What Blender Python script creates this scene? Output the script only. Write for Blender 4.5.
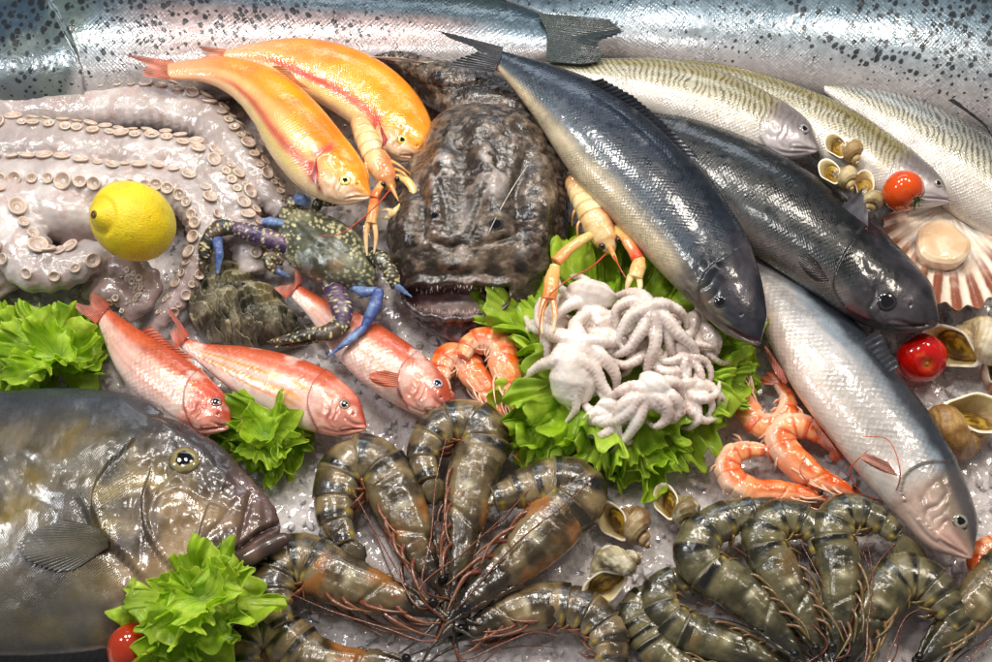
import bpy, math, random
import numpy as np
from mathutils import Vector

# ---------------------------------------------------------------- camera, world, lamps, exposure
for _o in list(bpy.data.objects):
    bpy.data.objects.remove(_o)
scene = bpy.context.scene
PITCH = math.radians(60)
DIST, LENS, SENSOR = 1.40, 50.0, 36.0
CAM = np.array([0.0, -DIST * math.cos(PITCH), DIST * math.sin(PITCH) + 0.02])
cam_data = bpy.data.cameras.new("camera")
cam_data.lens, cam_data.sensor_width = LENS, SENSOR
cam_data.clip_start, cam_data.clip_end = 0.02, 60
cam = bpy.data.objects.new("camera", cam_data)
scene.collection.objects.link(cam)
cam.location = CAM
cam.rotation_euler = (math.pi / 2 - PITCH, 0, 0)
scene.camera = cam
cam_data.dof.use_dof = True
cam_data.dof.focus_distance = 1.36
cam_data.dof.aperture_fstop = 18.0

world = bpy.data.worlds.new("World")
scene.world = world
world.use_nodes = True
world.node_tree.nodes["Background"].inputs[0].default_value = (0.98, 0.97, 1.0, 1)
world.node_tree.nodes["Background"].inputs[1].default_value = 0.21


def lamp(name, loc, aim, power, sx, sy, col):
    d = bpy.data.lights.new(name, 'AREA')
    d.shape, d.size, d.size_y, d.energy, d.color = 'RECTANGLE', sx, sy, power, col
    o = bpy.data.objects.new(name, d)
    scene.collection.objects.link(o)
    o.location = loc
    o.rotation_euler = (Vector(aim) - Vector(loc)).to_track_quat('-Z', 'Y').to_euler()
    return o


for lx, ly, lz, pw, sz, lc in ((-0.62, 0.72, 1.5, 8.5, .2, (1.0, .95, .86)), (-0.12, 0.85, 1.55, 8.5, .2, (1.0, .96, .90)), (0.42, 0.72, 1.5, 7.5, .2, (1.0, .93, .82)),
                               (0.95, 0.45, 1.45, 6, .2, (1.0, .90, .76)), (-1.1, 0.15, 1.4, 7, .24, (.95, .97, 1.0)), (-0.3, 0.1, 1.75, 5, .2, (1.0, .97, .93))):
    lamp("ceiling_lamp", (lx, ly, lz), (lx * .35, ly * .1, 0), pw, sz, sz, lc)
lamp("sky_fill", (0.1, 1.9, 1.25), (0, 0.1, 0), 9, 1.8, 0.3, (0.78, 0.89, 1.0))  # added cool area light, stands in for blue sky reflected on the fish
vs = scene.view_settings
scene.display_settings.display_device = 'sRGB'
vs.view_transform, vs.look, vs.exposure, vs.gamma = 'Standard', 'None', 0.04, 1.0
scene.render.engine = 'CYCLES'
scene.cycles.use_denoising = True
scene.cycles.denoising_prefilter = 'ACCURATE'
scene.cycles.max_bounces = 7
scene.cycles.transmission_bounces = 4
scene.cycles.sample_clamp_indirect = 4.0
scene.cycles.caustics_reflective = False
scene.cycles.caustics_refractive = False

# ---------------------------------------------------------------- layout helper: photograph position -> place on a level at height z
_F = LENS / SENSOR * 992.0
_cp, _sp = math.cos(PITCH), math.sin(PITCH)
_R, _U, _W = np.array([1.0, 0, 0]), np.array([0, _sp, _cp]), np.array([0, _cp, -_sp])


def PX(p, z=0.0):
    p = np.asarray(p, float)
    d = (_W + ((p[..., 0] - 496) / _F)[..., None] * _R + ((331 - p[..., 1]) / _F)[..., None] * _U)
    t = (np.asarray(z) - CAM[2]) / d[..., 2]
    return CAM + d * t[..., None]


def P(x, y, z=0.0):
    return PX(np.array([x, y], float), z)


def proj(V):
    d = V - CAM
    w = d @ _W
    return np.stack([496 + _F * (d @ _R) / w, 331 - _F * (d @ _U) / w], -1)


def P3(lst):
    a = np.asarray(lst, float)
    return PX(a[:, :2], a[:, 2])


# ---------------------------------------------------------------- maths
def c(r, g, b):
    x = np.array([r, g, b], float) / 255
    return np.where(x <= .04045, x / 12.92, ((x + .055) / 1.055) ** 2.4)


def mix(a, b, t):
    t = np.asarray(t, float)
    if t.ndim and (np.ndim(a) > 0 or np.ndim(b) > 0):
        t = t[..., None]
    return a * (1 - t) + b * t


def ss(a, b, x):
    t = np.clip((x - a) / (b - a), 0, 1)
    return t * t * (3 - 2 * t)


def _h(i, j, k, s):
    i = i.astype(np.uint32); j = j.astype(np.uint32); k = k.astype(np.uint32)
    h = i * np.uint32(374761393) + j * np.uint32(668265263) + k * np.uint32(2246822519) + np.uint32(s * 3266489917 % 4294967296)
    h = (h ^ (h >> np.uint32(13))) * np.uint32(1274126177)
    h = (h ^ (h >> np.uint32(16))) * np.uint32(2246822519)
    return ((h ^ (h >> np.uint32(15))) & np.uint32(0xFFFFFF)).astype(float) / 0xFFFFFF


def vn(p, seed=0):
    f0 = np.floor(p)
    f = p - f0
    q = f0.astype(np.int64) + 100000
    f = f * f * f * (f * (f * 6 - 15) + 10)
    r = 0
    for a in (0, 1):
        wa = f[..., 0] if a else 1 - f[..., 0]
        for b in (0, 1):
            wb = f[..., 1] if b else 1 - f[..., 1]
            for d in (0, 1):
                wd = f[..., 2] if d else 1 - f[..., 2]
                r = r + wa * wb * wd * _h(q[..., 0] + a, q[..., 1] + b, q[..., 2] + d, seed)
    return r * 2 - 1


def fbm(p, scale, octv=4, seed=0, gain=.5):
    r, a, t = 0, 1.0, 0
    for o in range(octv):
        r = r + a * vn(p * scale * 2 ** o + 17.3 * o, seed + o)
        t += a
        a *= gain
    return r / t


def spl(pts, n, power=1.0):
    """smooth curve through pts, n samples evenly spaced along its length"""
    pts = np.asarray(pts, float)
    if len(pts) == 2:
        pts = np.array([pts[0], (pts[0] + pts[1]) / 2, pts[1]])
    d = np.maximum(np.linalg.norm(np.diff(pts, axis=0), axis=1), 1e-9) ** .7
    t = np.concatenate([[0], np.cumsum(d)])
    m = np.gradient(pts, t, axis=0)
    q = np.linspace(0, t[-1], max(400, n * 3))
    i = np.clip(np.searchsorted(t, q, 'right') - 1, 0, len(pts) - 2)
    h = (t[i + 1] - t[i])[:, None]
    u = ((q - t[i]) / (t[i + 1] - t[i]))[:, None]
    r = ((2 * u ** 3 - 3 * u ** 2 + 1) * pts[i] + (u ** 3 - 2 * u ** 2 + u) * h * m[i]
         + (-2 * u ** 3 + 3 * u ** 2) * pts[i + 1] + (u ** 3 - u ** 2) * h * m[i + 1])
    k = min(3, pts.shape[1])
    L = np.concatenate([[0], np.cumsum(np.linalg.norm(np.diff(r[:, :k], axis=0), axis=1))])
    w = np.linspace(0, 1, n) ** power * L[-1]
    return np.stack([np.interp(w, L, r[:, j]) for j in range(pts.shape[1])], 1)


def unit(v):
    return v / np.maximum(np.linalg.norm(v, axis=-1, keepdims=True), 1e-12)


def dist_poly(Q, poly):
    """distance from points Q (...,2) to a polyline, and the place along it 0..1"""
    poly = np.asarray(poly, float)
    best = np.full(Q.shape[:-1], 1e9)
    pos = np.zeros(Q.shape[:-1])
    n = len(poly) - 1
    for k in range(n):
        a, b = poly[k], poly[k + 1]
        ab = b - a
        t = np.clip(((Q - a) @ ab) / max(ab @ ab, 1e-9), 0, 1)
        d = np.linalg.norm(Q - a - t[..., None] * ab, axis=-1)
        m = d < best
        best = np.where(m, d, best)
        pos = np.where(m, (k + t) / n, pos)
    return best, pos


# ---------------------------------------------------------------- meshes
ORG = {}


def root(name, loc, label, cat, group=None):
    o = bpy.data.objects.new(name, None)
    scene.collection.objects.link(o)
    o.location = [float(v) for v in loc]
    o.empty_display_size = .02
    ORG[o] = np.array(o.location)
    tag(o, label, cat, group)
    return o


def tag(o, label, cat, group=None):
    o['label'], o['category'] = label, cat
    if group:
        o['group'] = group
    return o


class MB:
    """collects pieces of ONE mesh"""

    def __init__(s):
        s.V, s.Q, s.T, s.A = [], [], [], {}
        s.n = 0

    def add(s, V, quads=(), tris=(), **at):
        V = np.asarray(V, float).reshape(-1, 3)
        k = len(V)
        if len(quads): s.Q.append(np.asarray(quads, int).reshape(-1, 4) + s.n)
        if len(tris): s.T.append(np.asarray(tris, int).reshape(-1, 3) + s.n)
        for a, w in at.items():
            w = np.asarray(w, float)
            w = np.broadcast_to(w, (k, 3)) if w.ndim == 1 and w.size == 3 else w.reshape(k, -1)
            s.A.setdefault(a, []).append((s.n, np.array(w)))
        s.V.append(V)
        s.n += k
        return s

    def grid(s, G, closed=False, cap0=False, cap1=False, **at):
        """G (n,m,3); closed joins the last column to the first"""
        n, m = G.shape[:2]
        i, j = np.meshgrid(np.arange(n - 1), np.arange(m if closed else m - 1), indexing='ij')
        j2 = (j + 1) % m
        q = np.stack([i * m + j, i * m + j2, (i + 1) * m + j2, (i + 1) * m + j], -1).reshape(-1, 4)
        V = G.reshape(-1, 3)
        tr = []
        ex, ea = [], {k: [] for k in at}
        for flag, r in ((cap0, 0), (cap1, n - 1)):
            if flag:
                ci = n * m + len(ex)
                ex.append(G[r].mean(0))
                jj = np.arange(m)
                t = np.stack([np.full(m, ci), r * m + (jj + 1) % m, r * m + jj], -1)
                tr.append(t if r == 0 else t[:, ::-1])
                for k in at:
                    w = np.asarray(at[k], float)
                    if w.shape[:2] == (n, m): ea[k].append(w[r].mean(0))
        a2 = {}
        for k, w in at.items():
            w = np.asarray(w, float)
            if w.shape[:2] == (n, m):
                w = w.reshape(n * m, -1)
                if ea[k]: w = np.concatenate([w, np.array(ea[k]).reshape(len(ex), -1)])
            a2[k] = w
        if ex: V = np.concatenate([V, np.array(ex)])
        return s.add(V, q, np.concatenate(tr) if tr else (), **a2)

    def tube(s, pts, rad, m=10, up=(0, 0, 1), flat=1.0, cap=True, **at):
        pts = np.asarray(pts, float)
        n = len(pts)
        rad = np.broadcast_to(np.asarray(rad, float), (n,))
        T, A, B = frames(pts, up)
        th = np.arange(m) / m * 2 * math.pi
        G = pts[:, None] + rad[:, None, None] * (np.cos(th)[None, :, None] * A[:, None] + flat * np.sin(th)[None, :, None] * B[:, None])
        a2 = {}
        for k, w in at.items():
            w = np.asarray(w, float)
            if w.shape[:1] == (n,) and w.ndim == 2: w = np.repeat(w[:, None], m, 1)
            a2[k] = w
        return s.grid(G, True, cap, cap, **a2)

    def build(s, name, mat, parent=None, smooth=True, sub=0):
        V = np.concatenate(s.V)
        Q = np.concatenate(s.Q) if s.Q else np.zeros((0, 4), int)
        T = np.concatenate(s.T) if s.T else np.zeros((0, 3), int)
        me = bpy.data.meshes.new(name)
        org = ORG[parent] if parent is not None else V.mean(0) * [1, 1, 0]
        me.vertices.add(len(V))
        me.vertices.foreach_set('co', (V - org).astype(np.float32).ravel())
        me.loops.add(Q.size + T.size)
        me.loops.foreach_set('vertex_index', np.concatenate([Q.ravel(), T.ravel()]).astype(np.int32))
        me.polygons.add(len(Q) + len(T))
        st = np.concatenate([np.arange(len(Q)) * 4, Q.size + np.arange(len(T)) * 3])
        me.polygons.foreach_set('loop_start', st.astype(np.int32))
        me.update(calc_edges=True)
        me.polygons.foreach_set('use_smooth', np.full(len(Q) + len(T), smooth))
        for k, lst in s.A.items():
            w = lst[0][1].shape[1]
            out = np.zeros((len(V), w))
            for o0, x in lst: out[o0:o0 + len(x)] = x
            if k == 'Col':
                a = me.attributes.new('Col', 'FLOAT_COLOR', 'POINT')
                a.data.foreach_set('color', np.concatenate([out, np.ones((len(V), 1))], 1).astype(np.float32).ravel())
            elif w == 1:
                a = me.attributes.new(k, 'FLOAT', 'POINT')
                a.data.foreach_set('value', out.astype(np.float32).ravel())
            else:
                a = me.attributes.new(k, 'FLOAT_VECTOR', 'POINT')
                a.data.foreach_set('vector', out.astype(np.float32).ravel())
        me.materials.append(mat)
        o = bpy.data.objects.new(name, me)
        scene.collection.objects.link(o)
        if parent is not None:
            o.parent = parent
        else:
            o.location = org
        ORG[o] = org
        if sub:
            md = o.modifiers.new('sub', 'SUBSURF')
            md.levels = md.render_levels = sub
        return o


def frames(pts, up=(0, 0, 1)):
    T = unit(np.gradient(pts, axis=0))
    up = np.broadcast_to(np.asarray(up, float), pts.shape)
    A = unit(np.cross(T, up))
    for k in range(1, len(A)):
        if np.linalg.norm(np.cross(T[k], up[k])) < .2 or A[k] @ A[k - 1] < -.2:
            A[k] = unit(A[k - 1] - (A[k - 1] @ T[k]) * T[k])
    return T, A, np.cross(A, T)


def gnorm(G, closed=True):
    """normals of a grid, pointing away from its axis"""
    du = np.gradient(G, axis=0)
    if closed:
        dv = np.roll(G, -1, 1) - np.roll(G, 1, 1)
    else:
        dv = np.gradient(G, axis=1)
    N = unit(np.cross(du, dv))
    if closed:
        out = G - G.mean(1, keepdims=True)
        if (N * out).sum() < 0: N = -N
    return N


def remesh(mb, voxel, smooth_it=4, factor=.5):
    """one continuous skin round overlapping pieces: returns V, quads/tris arrays"""
    o = mb.build('tmp', MAT0)
    r = o.modifiers.new('r', 'REMESH')
    r.mode, r.voxel_size = 'VOXEL', voxel
    if smooth_it:
        s = o.modifiers.new('s', 'SMOOTH')
        s.iterations, s.factor = smooth_it, factor
    dg = bpy.context.evaluated_depsgraph_get()
    e = o.evaluated_get(dg)
    me = e.to_mesh()
    V = np.zeros(len(me.vertices) * 3)
    me.vertices.foreach_get('co', V)
    N = np.zeros(len(me.vertices) * 3)
    me.vertices.foreach_get('normal', N)
    V = V.reshape(-1, 3) + np.array(o.location)
    N = N.reshape(-1, 3)
    ls = np.zeros(len(me.polygons), int); me.polygons.foreach_get('loop_total', ls)
    st = np.zeros(len(me.polygons), int); me.polygons.foreach_get('loop_start', st)
    vi = np.zeros(len(me.loops), int); me.loops.foreach_get('vertex_index', vi)
    q = st[ls == 4]; t = st[ls == 3]
    Q = np.stack([vi[q + k] for k in range(4)], 1) if len(q) else np.zeros((0, 4), int)
    T = np.stack([vi[t + k] for k in range(3)], 1) if len(t) else np.zeros((0, 3), int)
    e.to_mesh_clear()
    me0 = o.data
    bpy.data.objects.remove(o)
    bpy.data.meshes.remove(me0)
    return V, N, Q, T


# ---------------------------------------------------------------- materials
MAT0 = bpy.data.materials.new('plain')


class NT:
    def __init__(s, name):
        s.m = bpy.data.materials.new(name)
        s.m.use_nodes = True
        s.t = s.m.node_tree
        s.bs = s.t.nodes['Principled BSDF']

    def n(s, typ, **kw):
        x = s.t.nodes.new('ShaderNode' + typ)
        for k, v in kw.items(): setattr(x, k, v)
        return x

    def put(s, inp, v):
        if isinstance(v, bpy.types.NodeSocket): s.t.links.new(v, inp)
        else: inp.default_value = v

    def math(s, op, a, b=0.0, cl=False):
        x = s.n('Math', operation=op, use_clamp=cl)
        s.put(x.inputs[0], a); s.put(x.inputs[1], b)
        return x.outputs[0]

    def rng(s, v, a, b, x0=0.0, x1=1.0, smooth=False):
        x = s.n('MapRange', interpolation_type='SMOOTHSTEP' if smooth else 'LINEAR')
        for i, w in enumerate((v, a, b, x0, x1)): s.put(x.inputs[i], w)
        return x.outputs[0]

    def mixc(s, f, a, b, mode='MIX'):
        x = s.n('Mix', data_type='RGBA', blend_type=mode)
        s.put(x.inputs[0], f)
        for i, w in ((6, a), (7, b)):
            s.put(x.inputs[i], w if isinstance(w, bpy.types.NodeSocket) else (*w, 1.0))
        return x.outputs[2]

    def attr(s, name, out='Color'):
        return s.n('Attribute', attribute_name=name).outputs[out]

    def noise(s, vec, scale, detail=3, rough=.5, out=0):
        x = s.n('TexNoise')
        if vec is not None: s.put(x.inputs['Vector'], vec)
        x.inputs['Scale'].default_value, x.inputs['Detail'].default_value, x.inputs['Roughness'].default_value = scale, detail, rough
        return x.outputs[out]

    def vor(s, vec, scale, rnd=1.0, feat='F1', dim='3D'):
        x = s.n('TexVoronoi', feature=feat, voronoi_dimensions=dim)
        s.put(x.inputs['Vector'], vec)
        x.inputs['Scale'].default_value = scale
        x.inputs['Randomness'].default_value = rnd
        return x

    def mapping(s, vec, rot=(0, 0, 0), scale=(1, 1, 1)):
        x = s.n('Mapping')
        s.put(x.inputs[0], vec)
        x.inputs['Rotation'].default_value, x.inputs['Scale'].default_value = rot, scale
        return x.outputs[0]


_MC = {}


def wet(name, rough=.3, coat=.7, coatr=.09, metal=0.0, sss=0.0, sssr=(.6, .3, .2), ssss=.01, mottle=(60, .15), bump=(220, .25),
        bump2=None, scales=None, spots=None, flat=None, rvar=.12, ior=1.42, spec=.5, transl=0.0, cbump=.3):
    """a moist skin, shell or leaf: pigment from the mesh, broken up by noise, scales, spots and small relief"""
    if name in _MC: return _MC[name]
    k = NT(name)
    obj = k.n('TexCoord').outputs['Object']
    col = k.attr('Col') if flat is None else None
    if flat is not None:
        r = k.n('RGB'); r.outputs[0].default_value = (*flat, 1); col = r.outputs[0]
    nz = k.noise(obj, mottle[0], 5, .6)
    f = k.rng(nz, .25, .75, 1 - mottle[1], 1 + mottle[1])
    col = k.mixc(1.0, col, k.n('CombineColor').outputs[0], 'MULTIPLY')
    cc = col.node.inputs[7].links[0].from_node
    for i in range(3): k.put(cc.inputs[i], f)
    height = None
    rough_s = k.rng(k.noise(obj, mottle[0] * 2.3, 3), .3, .7, max(.03, rough - rvar), rough + rvar)
    if scales:
        size, edge, var, depth = scales
        fl = k.attr('fl', 'Vector')
        wob = k.n('VectorMath', operation='MULTIPLY_ADD')
        k.put(wob.inputs[0], k.noise(obj, 30, 2, .5, 1)); wob.inputs[1].default_value = (.004,) * 3; k.put(wob.inputs[2], fl)
        v = k.mapping(wob.outputs[0], (0, 0, math.pi / 4), (1, 1, 0))
        vo = k.vor(v, 1 / size, .22, dim='2D')
        d = vo.outputs['Distance']
        m = k.attr('msk2', 'Fac')
        e = k.math('MULTIPLY', k.rng(d, .32, .62, 0, edge, True), m)
        col = k.mixc(e, col, k.mixc(1.0, col, (.22, .22, .25), 'MULTIPLY'))
        sep = k.n('SeparateColor'); k.put(sep.inputs[0], vo.outputs['Color'])
        b = k.rng(sep.outputs[0], 0, 1, 1 - var, 1 + var)
        cc2 = k.n('CombineColor')
        for i in range(3): k.put(cc2.inputs[i], b)
        col = k.mixc(m, col, k.mixc(1.0, col, cc2.outputs[0], 'MULTIPLY'))
        height = k.math('MULTIPLY', k.math('MULTIPLY', k.math('SUBTRACT', .6, d), depth), m)
        rough_s = k.math('ADD', rough_s, k.math('MULTIPLY', k.rng(sep.outputs[1], 0, 1, -.08, .1), m))
    if spots:
        size, thr, scol, soft = spots
        fl = k.attr('fl', 'Vector')
        wob = k.n('VectorMath', operation='MULTIPLY_ADD')
        k.put(wob.inputs[0], k.noise(obj, 1.2 / size, 3, .6, 1)); wob.inputs[1].default_value = (size * .7,) * 3; k.put(wob.inputs[2], fl)
        vo = k.vor(k.mapping(wob.outputs[0], (0, 0, .4), (1, 1, 0)), 1 / size, 1.0, dim='2D')
        sep = k.n('SeparateColor'); k.put(sep.inputs[0], vo.outputs['Color'])
        rad = k.math('MULTIPLY', k.rng(sep.outputs[0], .0, 1.0, .02, thr), k.attr('msk', 'Fac'))
        t = k.rng(k.math('SUBTRACT', rad, vo.outputs['Distance']), 0, soft, 0, .92)
        col = k.mixc(t, col, scol)
    hb = k.math('MULTIPLY', k.noise(obj, bump[0], 5, .6), bump[1])
    if bump2:
        hb = k.math('ADD', hb, k.math('MULTIPLY', k.noise(obj, bump2[0], 2, .5), bump2[1]))
    height = hb if height is None else k.math('ADD', hb, height)
    bp = k.n('Bump')
    bp.inputs['Distance'].default_value = .0016
    bp.inputs['Strength'].default_value = 1.0
    k.put(bp.inputs['Height'], height)
    B = k.bs.inputs
    k.put(B['Base Color'], col)
    k.put(B['Roughness'], rough_s)
    k.put(B['Normal'], bp.outputs[0])
    B['Metallic'].default_value = metal
    B['Coat Weight'].default_value = coat
    B['Coat Roughness'].default_value = coatr
    if coat > 0:
        bc = k.n('Bump'); bc.inputs['Distance'].default_value = .0016; bc.inputs['Strength'].default_value = .42
        k.put(B['Coat Weight'], k.rng(k.noise(obj, 26, 3, .6), .36, .6, coat * .25, coat))
        k.put(bc.inputs['Height'], k.math('ADD', height, k.math('ADD', k.math('MULTIPLY', k.noise(obj, 60, 2, .5), 1.2), k.math('MULTIPLY', k.noise(obj, 190, 1, .4), cbump))))
        k.put(B['Coat Normal'], bc.outputs[0])
    B['IOR'].default_value = ior
    B['Specular IOR Level'].default_value = spec
    if sss:
        B['Subsurface Weight'].default_value = sss
        B['Subsurface Radius'].default_value = sssr
        B['Subsurface Scale'].default_value = ssss
    if transl:
        out = k.t.nodes['Material Output']
        tr = k.n('BsdfTranslucent'); k.put(tr.inputs[0], col); k.put(tr.inputs[1], bp.outputs[0])
        mx = k.n('MixShader'); mx.inputs[0].default_value = transl
        k.put(mx.inputs[1], k.bs.outputs[0]); k.put(mx.inputs[2], tr.outputs[0]); k.put(out.inputs[0], mx.outputs[0])
    _MC[name] = k.m
    return k.m
# ---------------------------------------------------------------- the bed of crushed ice
def ice_height(x, y):
    p = np.stack([x, y, np.zeros_like(x)], -1)
    return (.010 * fbm(p, 9, 3, 5) + .0035 * fbm(p, 45, 3, 9) + .0022 * np.abs(fbm(p, 120, 3, 21)) - .003)


def make_ice():
    k = NT('crushed_ice')
    obj = k.n('TexCoord').outputs['Object']
    n1 = k.noise(obj, 14, 5, .6)
    col = k.mixc(k.rng(n1, .3, .7), tuple(c(210, 194, 189)), tuple(c(238, 231, 229)))
    n2 = k.noise(obj, 5, 2)
    col = k.mixc(k.rng(n2, .4, .65), col, tuple(c(234, 228, 226)))
    vo = k.vor(obj, 130, 1.0)
    sep = k.n('SeparateColor'); k.put(sep.inputs[0], vo.outputs['Color'])
    col = k.mixc(k.rng(sep.outputs[0], .55, 1.0, 0, .55), col, tuple(c(236, 232, 232)))
    col = k.mixc(k.rng(sep.outputs[1], .7, 1.0, 0, .15), col, tuple(c(176, 160, 156)))
    B = k.bs.inputs
    k.put(B['Base Color'], col)
    k.put(B['Roughness'], k.rng(sep.outputs[2], 0, 1, .06, .38))
    h = k.math('ADD', k.math('MULTIPLY', vo.outputs['Distance'], .9), k.math('MULTIPLY', k.noise(obj, 320, 4, .6), .7))
    h = k.math('ADD', h, k.math('MULTIPLY', k.vor(obj, 48, 1.0).outputs['Distance'], 1.2))
    bp = k.n('Bump'); bp.inputs['Distance'].default_value = .004; bp.inputs['Strength'].default_value = .75
    k.put(bp.inputs['Height'], h); k.put(B['Normal'], bp.outputs[0])
    B['Subsurface Weight'].default_value = .5
    B['Subsurface Radius'].default_value = (.7, .8, 1.0)
    B['Subsurface Scale'].default_value = .012
    B['IOR'].default_value = 1.31
    B['Coat Weight'].default_value = .5
    B['Coat Roughness'].default_value = .08
    xs = np.linspace(-.95, .95, 620); ys = np.linspace(-.66, .95, 540)
    X, Y = np.meshgrid(xs, ys, indexing='ij')
    G = np.stack([X, Y, ice_height(X, Y)], -1)
    mb = MB()
    mb.grid(G)
    # sides and underside of the bed
    for row in (G[0], G[-1][::-1], G[:, 0][::-1], G[:, -1]):
        low = row.copy(); low[:, 2] = -.12
        mb.grid(np.stack([row, low], 0))
    o = mb.build('ice', k.m)
    o['kind'] = 'structure'
    o['label'] = 'bed of wet crushed ice under all the seafood'
    # loose chips lying on the bed
    rg = np.random.default_rng(3)
    m2 = MB()
    n = 9000
    cx = rg.uniform(-.62, .62, n); cy = rg.uniform(-.38, .5, n)
    pr = proj(np.stack([cx, cy, np.zeros(n)], -1))
    for a in range(n):
        r = .0014 + .0066 * rg.random() ** 3
        # irregular octahedral splinter
        d = unit(rg.normal(size=(3, 3)))
        d = np.linalg.qr(d)[0]
        v = np.array([d[0], -d[0], d[1], -d[1], d[2], -d[2]]) * (r * rg.uniform(.5, 1.3, 6))[:, None]
        v = v + [cx[a], cy[a], 0]
        v[:, 2] += ice_height(cx[a:a + 1], cy[a:a + 1])[0] + r * .35
        m2.add(v, (), [[0, 2, 4], [2, 1, 4], [1, 3, 4], [3, 0, 4], [2, 0, 5], [1, 2, 5], [3, 1, 5], [0, 3, 5]])
    q = NT('ice_chip')
    q.bs.inputs['Base Color'].default_value = (*c(238, 233, 233), 1)
    q.bs.inputs['Roughness'].default_value = .08
    q.bs.inputs['IOR'].default_value = 1.31
    q.bs.inputs['Transmission Weight'].default_value = .25
    q.bs.inputs['Subsurface Weight'].default_value = .5
    q.bs.inputs['Subsurface Scale'].default_value = .004
    q.bs.inputs['Subsurface Radius'].default_value = (.8, .9, 1.0)
    o = m2.build('ice_chips', q.m, smooth=False)
    o['kind'] = 'stuff'
    o['label'] = 'loose chips of crushed ice scattered over the ice bed'


make_ice()
# ---------------------------------------------------------------- fish
def blunt(n, k0):
    s = np.linspace(0, 1, n)
    return s


class Body:
    pass


def fish_body(dors, vent, z, tf=.45, n=230, m=88, roll=.35, nose=.03, tail_tf=.3, ext=.35, lip=1.0):
    """loft between a back line and a belly line; returns geometry and anatomical coordinates"""
    dors, vent = np.asarray(dors, float), np.asarray(vent, float)
    K = len(dors)
    zc = np.broadcast_to(np.asarray(z, float), (K,)) if np.ndim(z) == 0 or len(z) == K else np.interp(np.linspace(0, 1, K), np.linspace(0, 1, len(z)), z)
    D, B = PX(dors, zc), PX(vent, zc)
    E = spl(np.concatenate([(D + B) / 2, (D - B) / 2], 1), n, 1.15)
    C, A = E[:, :3], E[:, 3:]
    L = np.concatenate([[0], np.cumsum(np.linalg.norm(np.diff(C, axis=0), axis=1))])
    s = L / L[-1]
    hw = np.linalg.norm(A, axis=1)
    w = np.sqrt(np.clip(1 - (1 - np.clip(s / nose, 0, 1)) ** 2, 0, 1)) * .97 + .03
    # the nose is rounded forward of the first station
    T0 = unit(C[0] - C[4])
    C = C + T0 * (hw[0] * ext) * (1 - np.clip(s / nose, 0, 1))[:, None] ** 2
    t = hw * (lip + (1 - lip) * ss(0, .2, s)) * (tf + (tail_tf - tf) * ss(.35, 1, s)) * w
    A = A * w[:, None]
    th = np.arange(m) / m * 2 * math.pi
    ct, st = np.cos(th), np.sin(th)
    up = np.array([0, 0, 1.0])
    G = C[:, None] + ct[None, :, None] * A[:, None] + (t[:, None] * (np.sign(st) * np.abs(st) ** .93)[None])[..., None] * up
    b = Body()
    b.G, b.C, b.A, b.t, b.L, b.s = G, C, A, t, L, s
    b.S = np.repeat(s[:, None], m, 1)
    b.H = np.repeat(np.cos(th - roll)[None], n, 0)
    b.TH = np.repeat(th[None], n, 0)
    ang = np.abs((th - roll + math.pi) % (2 * math.pi) - math.pi)
    b.fl = np.stack([np.repeat(L[:, None], m, 1), ang[None] * np.maximum(hw, .012)[:, None] * .75, np.zeros((n, m))], -1)
    b.N = gnorm(G)
    b.roll = roll
    b.top = ss(-.25, .15, st)[None] * np.ones((n, 1))
    b.px = proj(G)
    b.V3 = G
    return b


def press(b, poly, w, depth, smooth=True):
    """groove (depth > 0) or ridge along a line on the upper side"""
    d, pos = dist_poly(b.px, spl(poly, 24))
    e = np.exp(-(d / w) ** 2) * b.top * np.sin(np.clip(pos, .04, .96) * math.pi) ** .4
    b.G = b.G - b.N * (depth * e)[..., None]
    return e


def step(b, poly, w, depth, side=1):
    """a plate edge: the surface stands proud on one side of the line"""
    q = spl(poly, 30)
    d, pos = dist_poly(b.px, q)
    i = np.clip((pos * 29).astype(int), 0, 28)
    t = q[i + 1] - q[i]
    r = b.px - q[i]
    sg = np.sign(t[..., 0] * r[..., 1] - t[..., 1] * r[..., 0]) * side
    e = np.where(sg > 0, np.exp(-np.maximum(d, 0) / w), 0) * b.top * np.sin(np.clip(pos, .03, .97) * math.pi) ** .3
    b.G = b.G + b.N * (depth * e)[..., None]
    return np.exp(-(d / 1.5) ** 2) * b.top


def sh(b, s, h):
    """photo position of the upper-side skin point at share s along the body and height h (1 back, -1 belly)"""
    i = int(np.clip(np.searchsorted(b.s, s), 0, len(b.s) - 1))
    th = math.acos(max(-1, min(1, h))) + b.roll
    j = int(round(th / (2 * math.pi) * b.S.shape[1])) % b.S.shape[1]
    return tuple(b.px[i, j])


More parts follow.
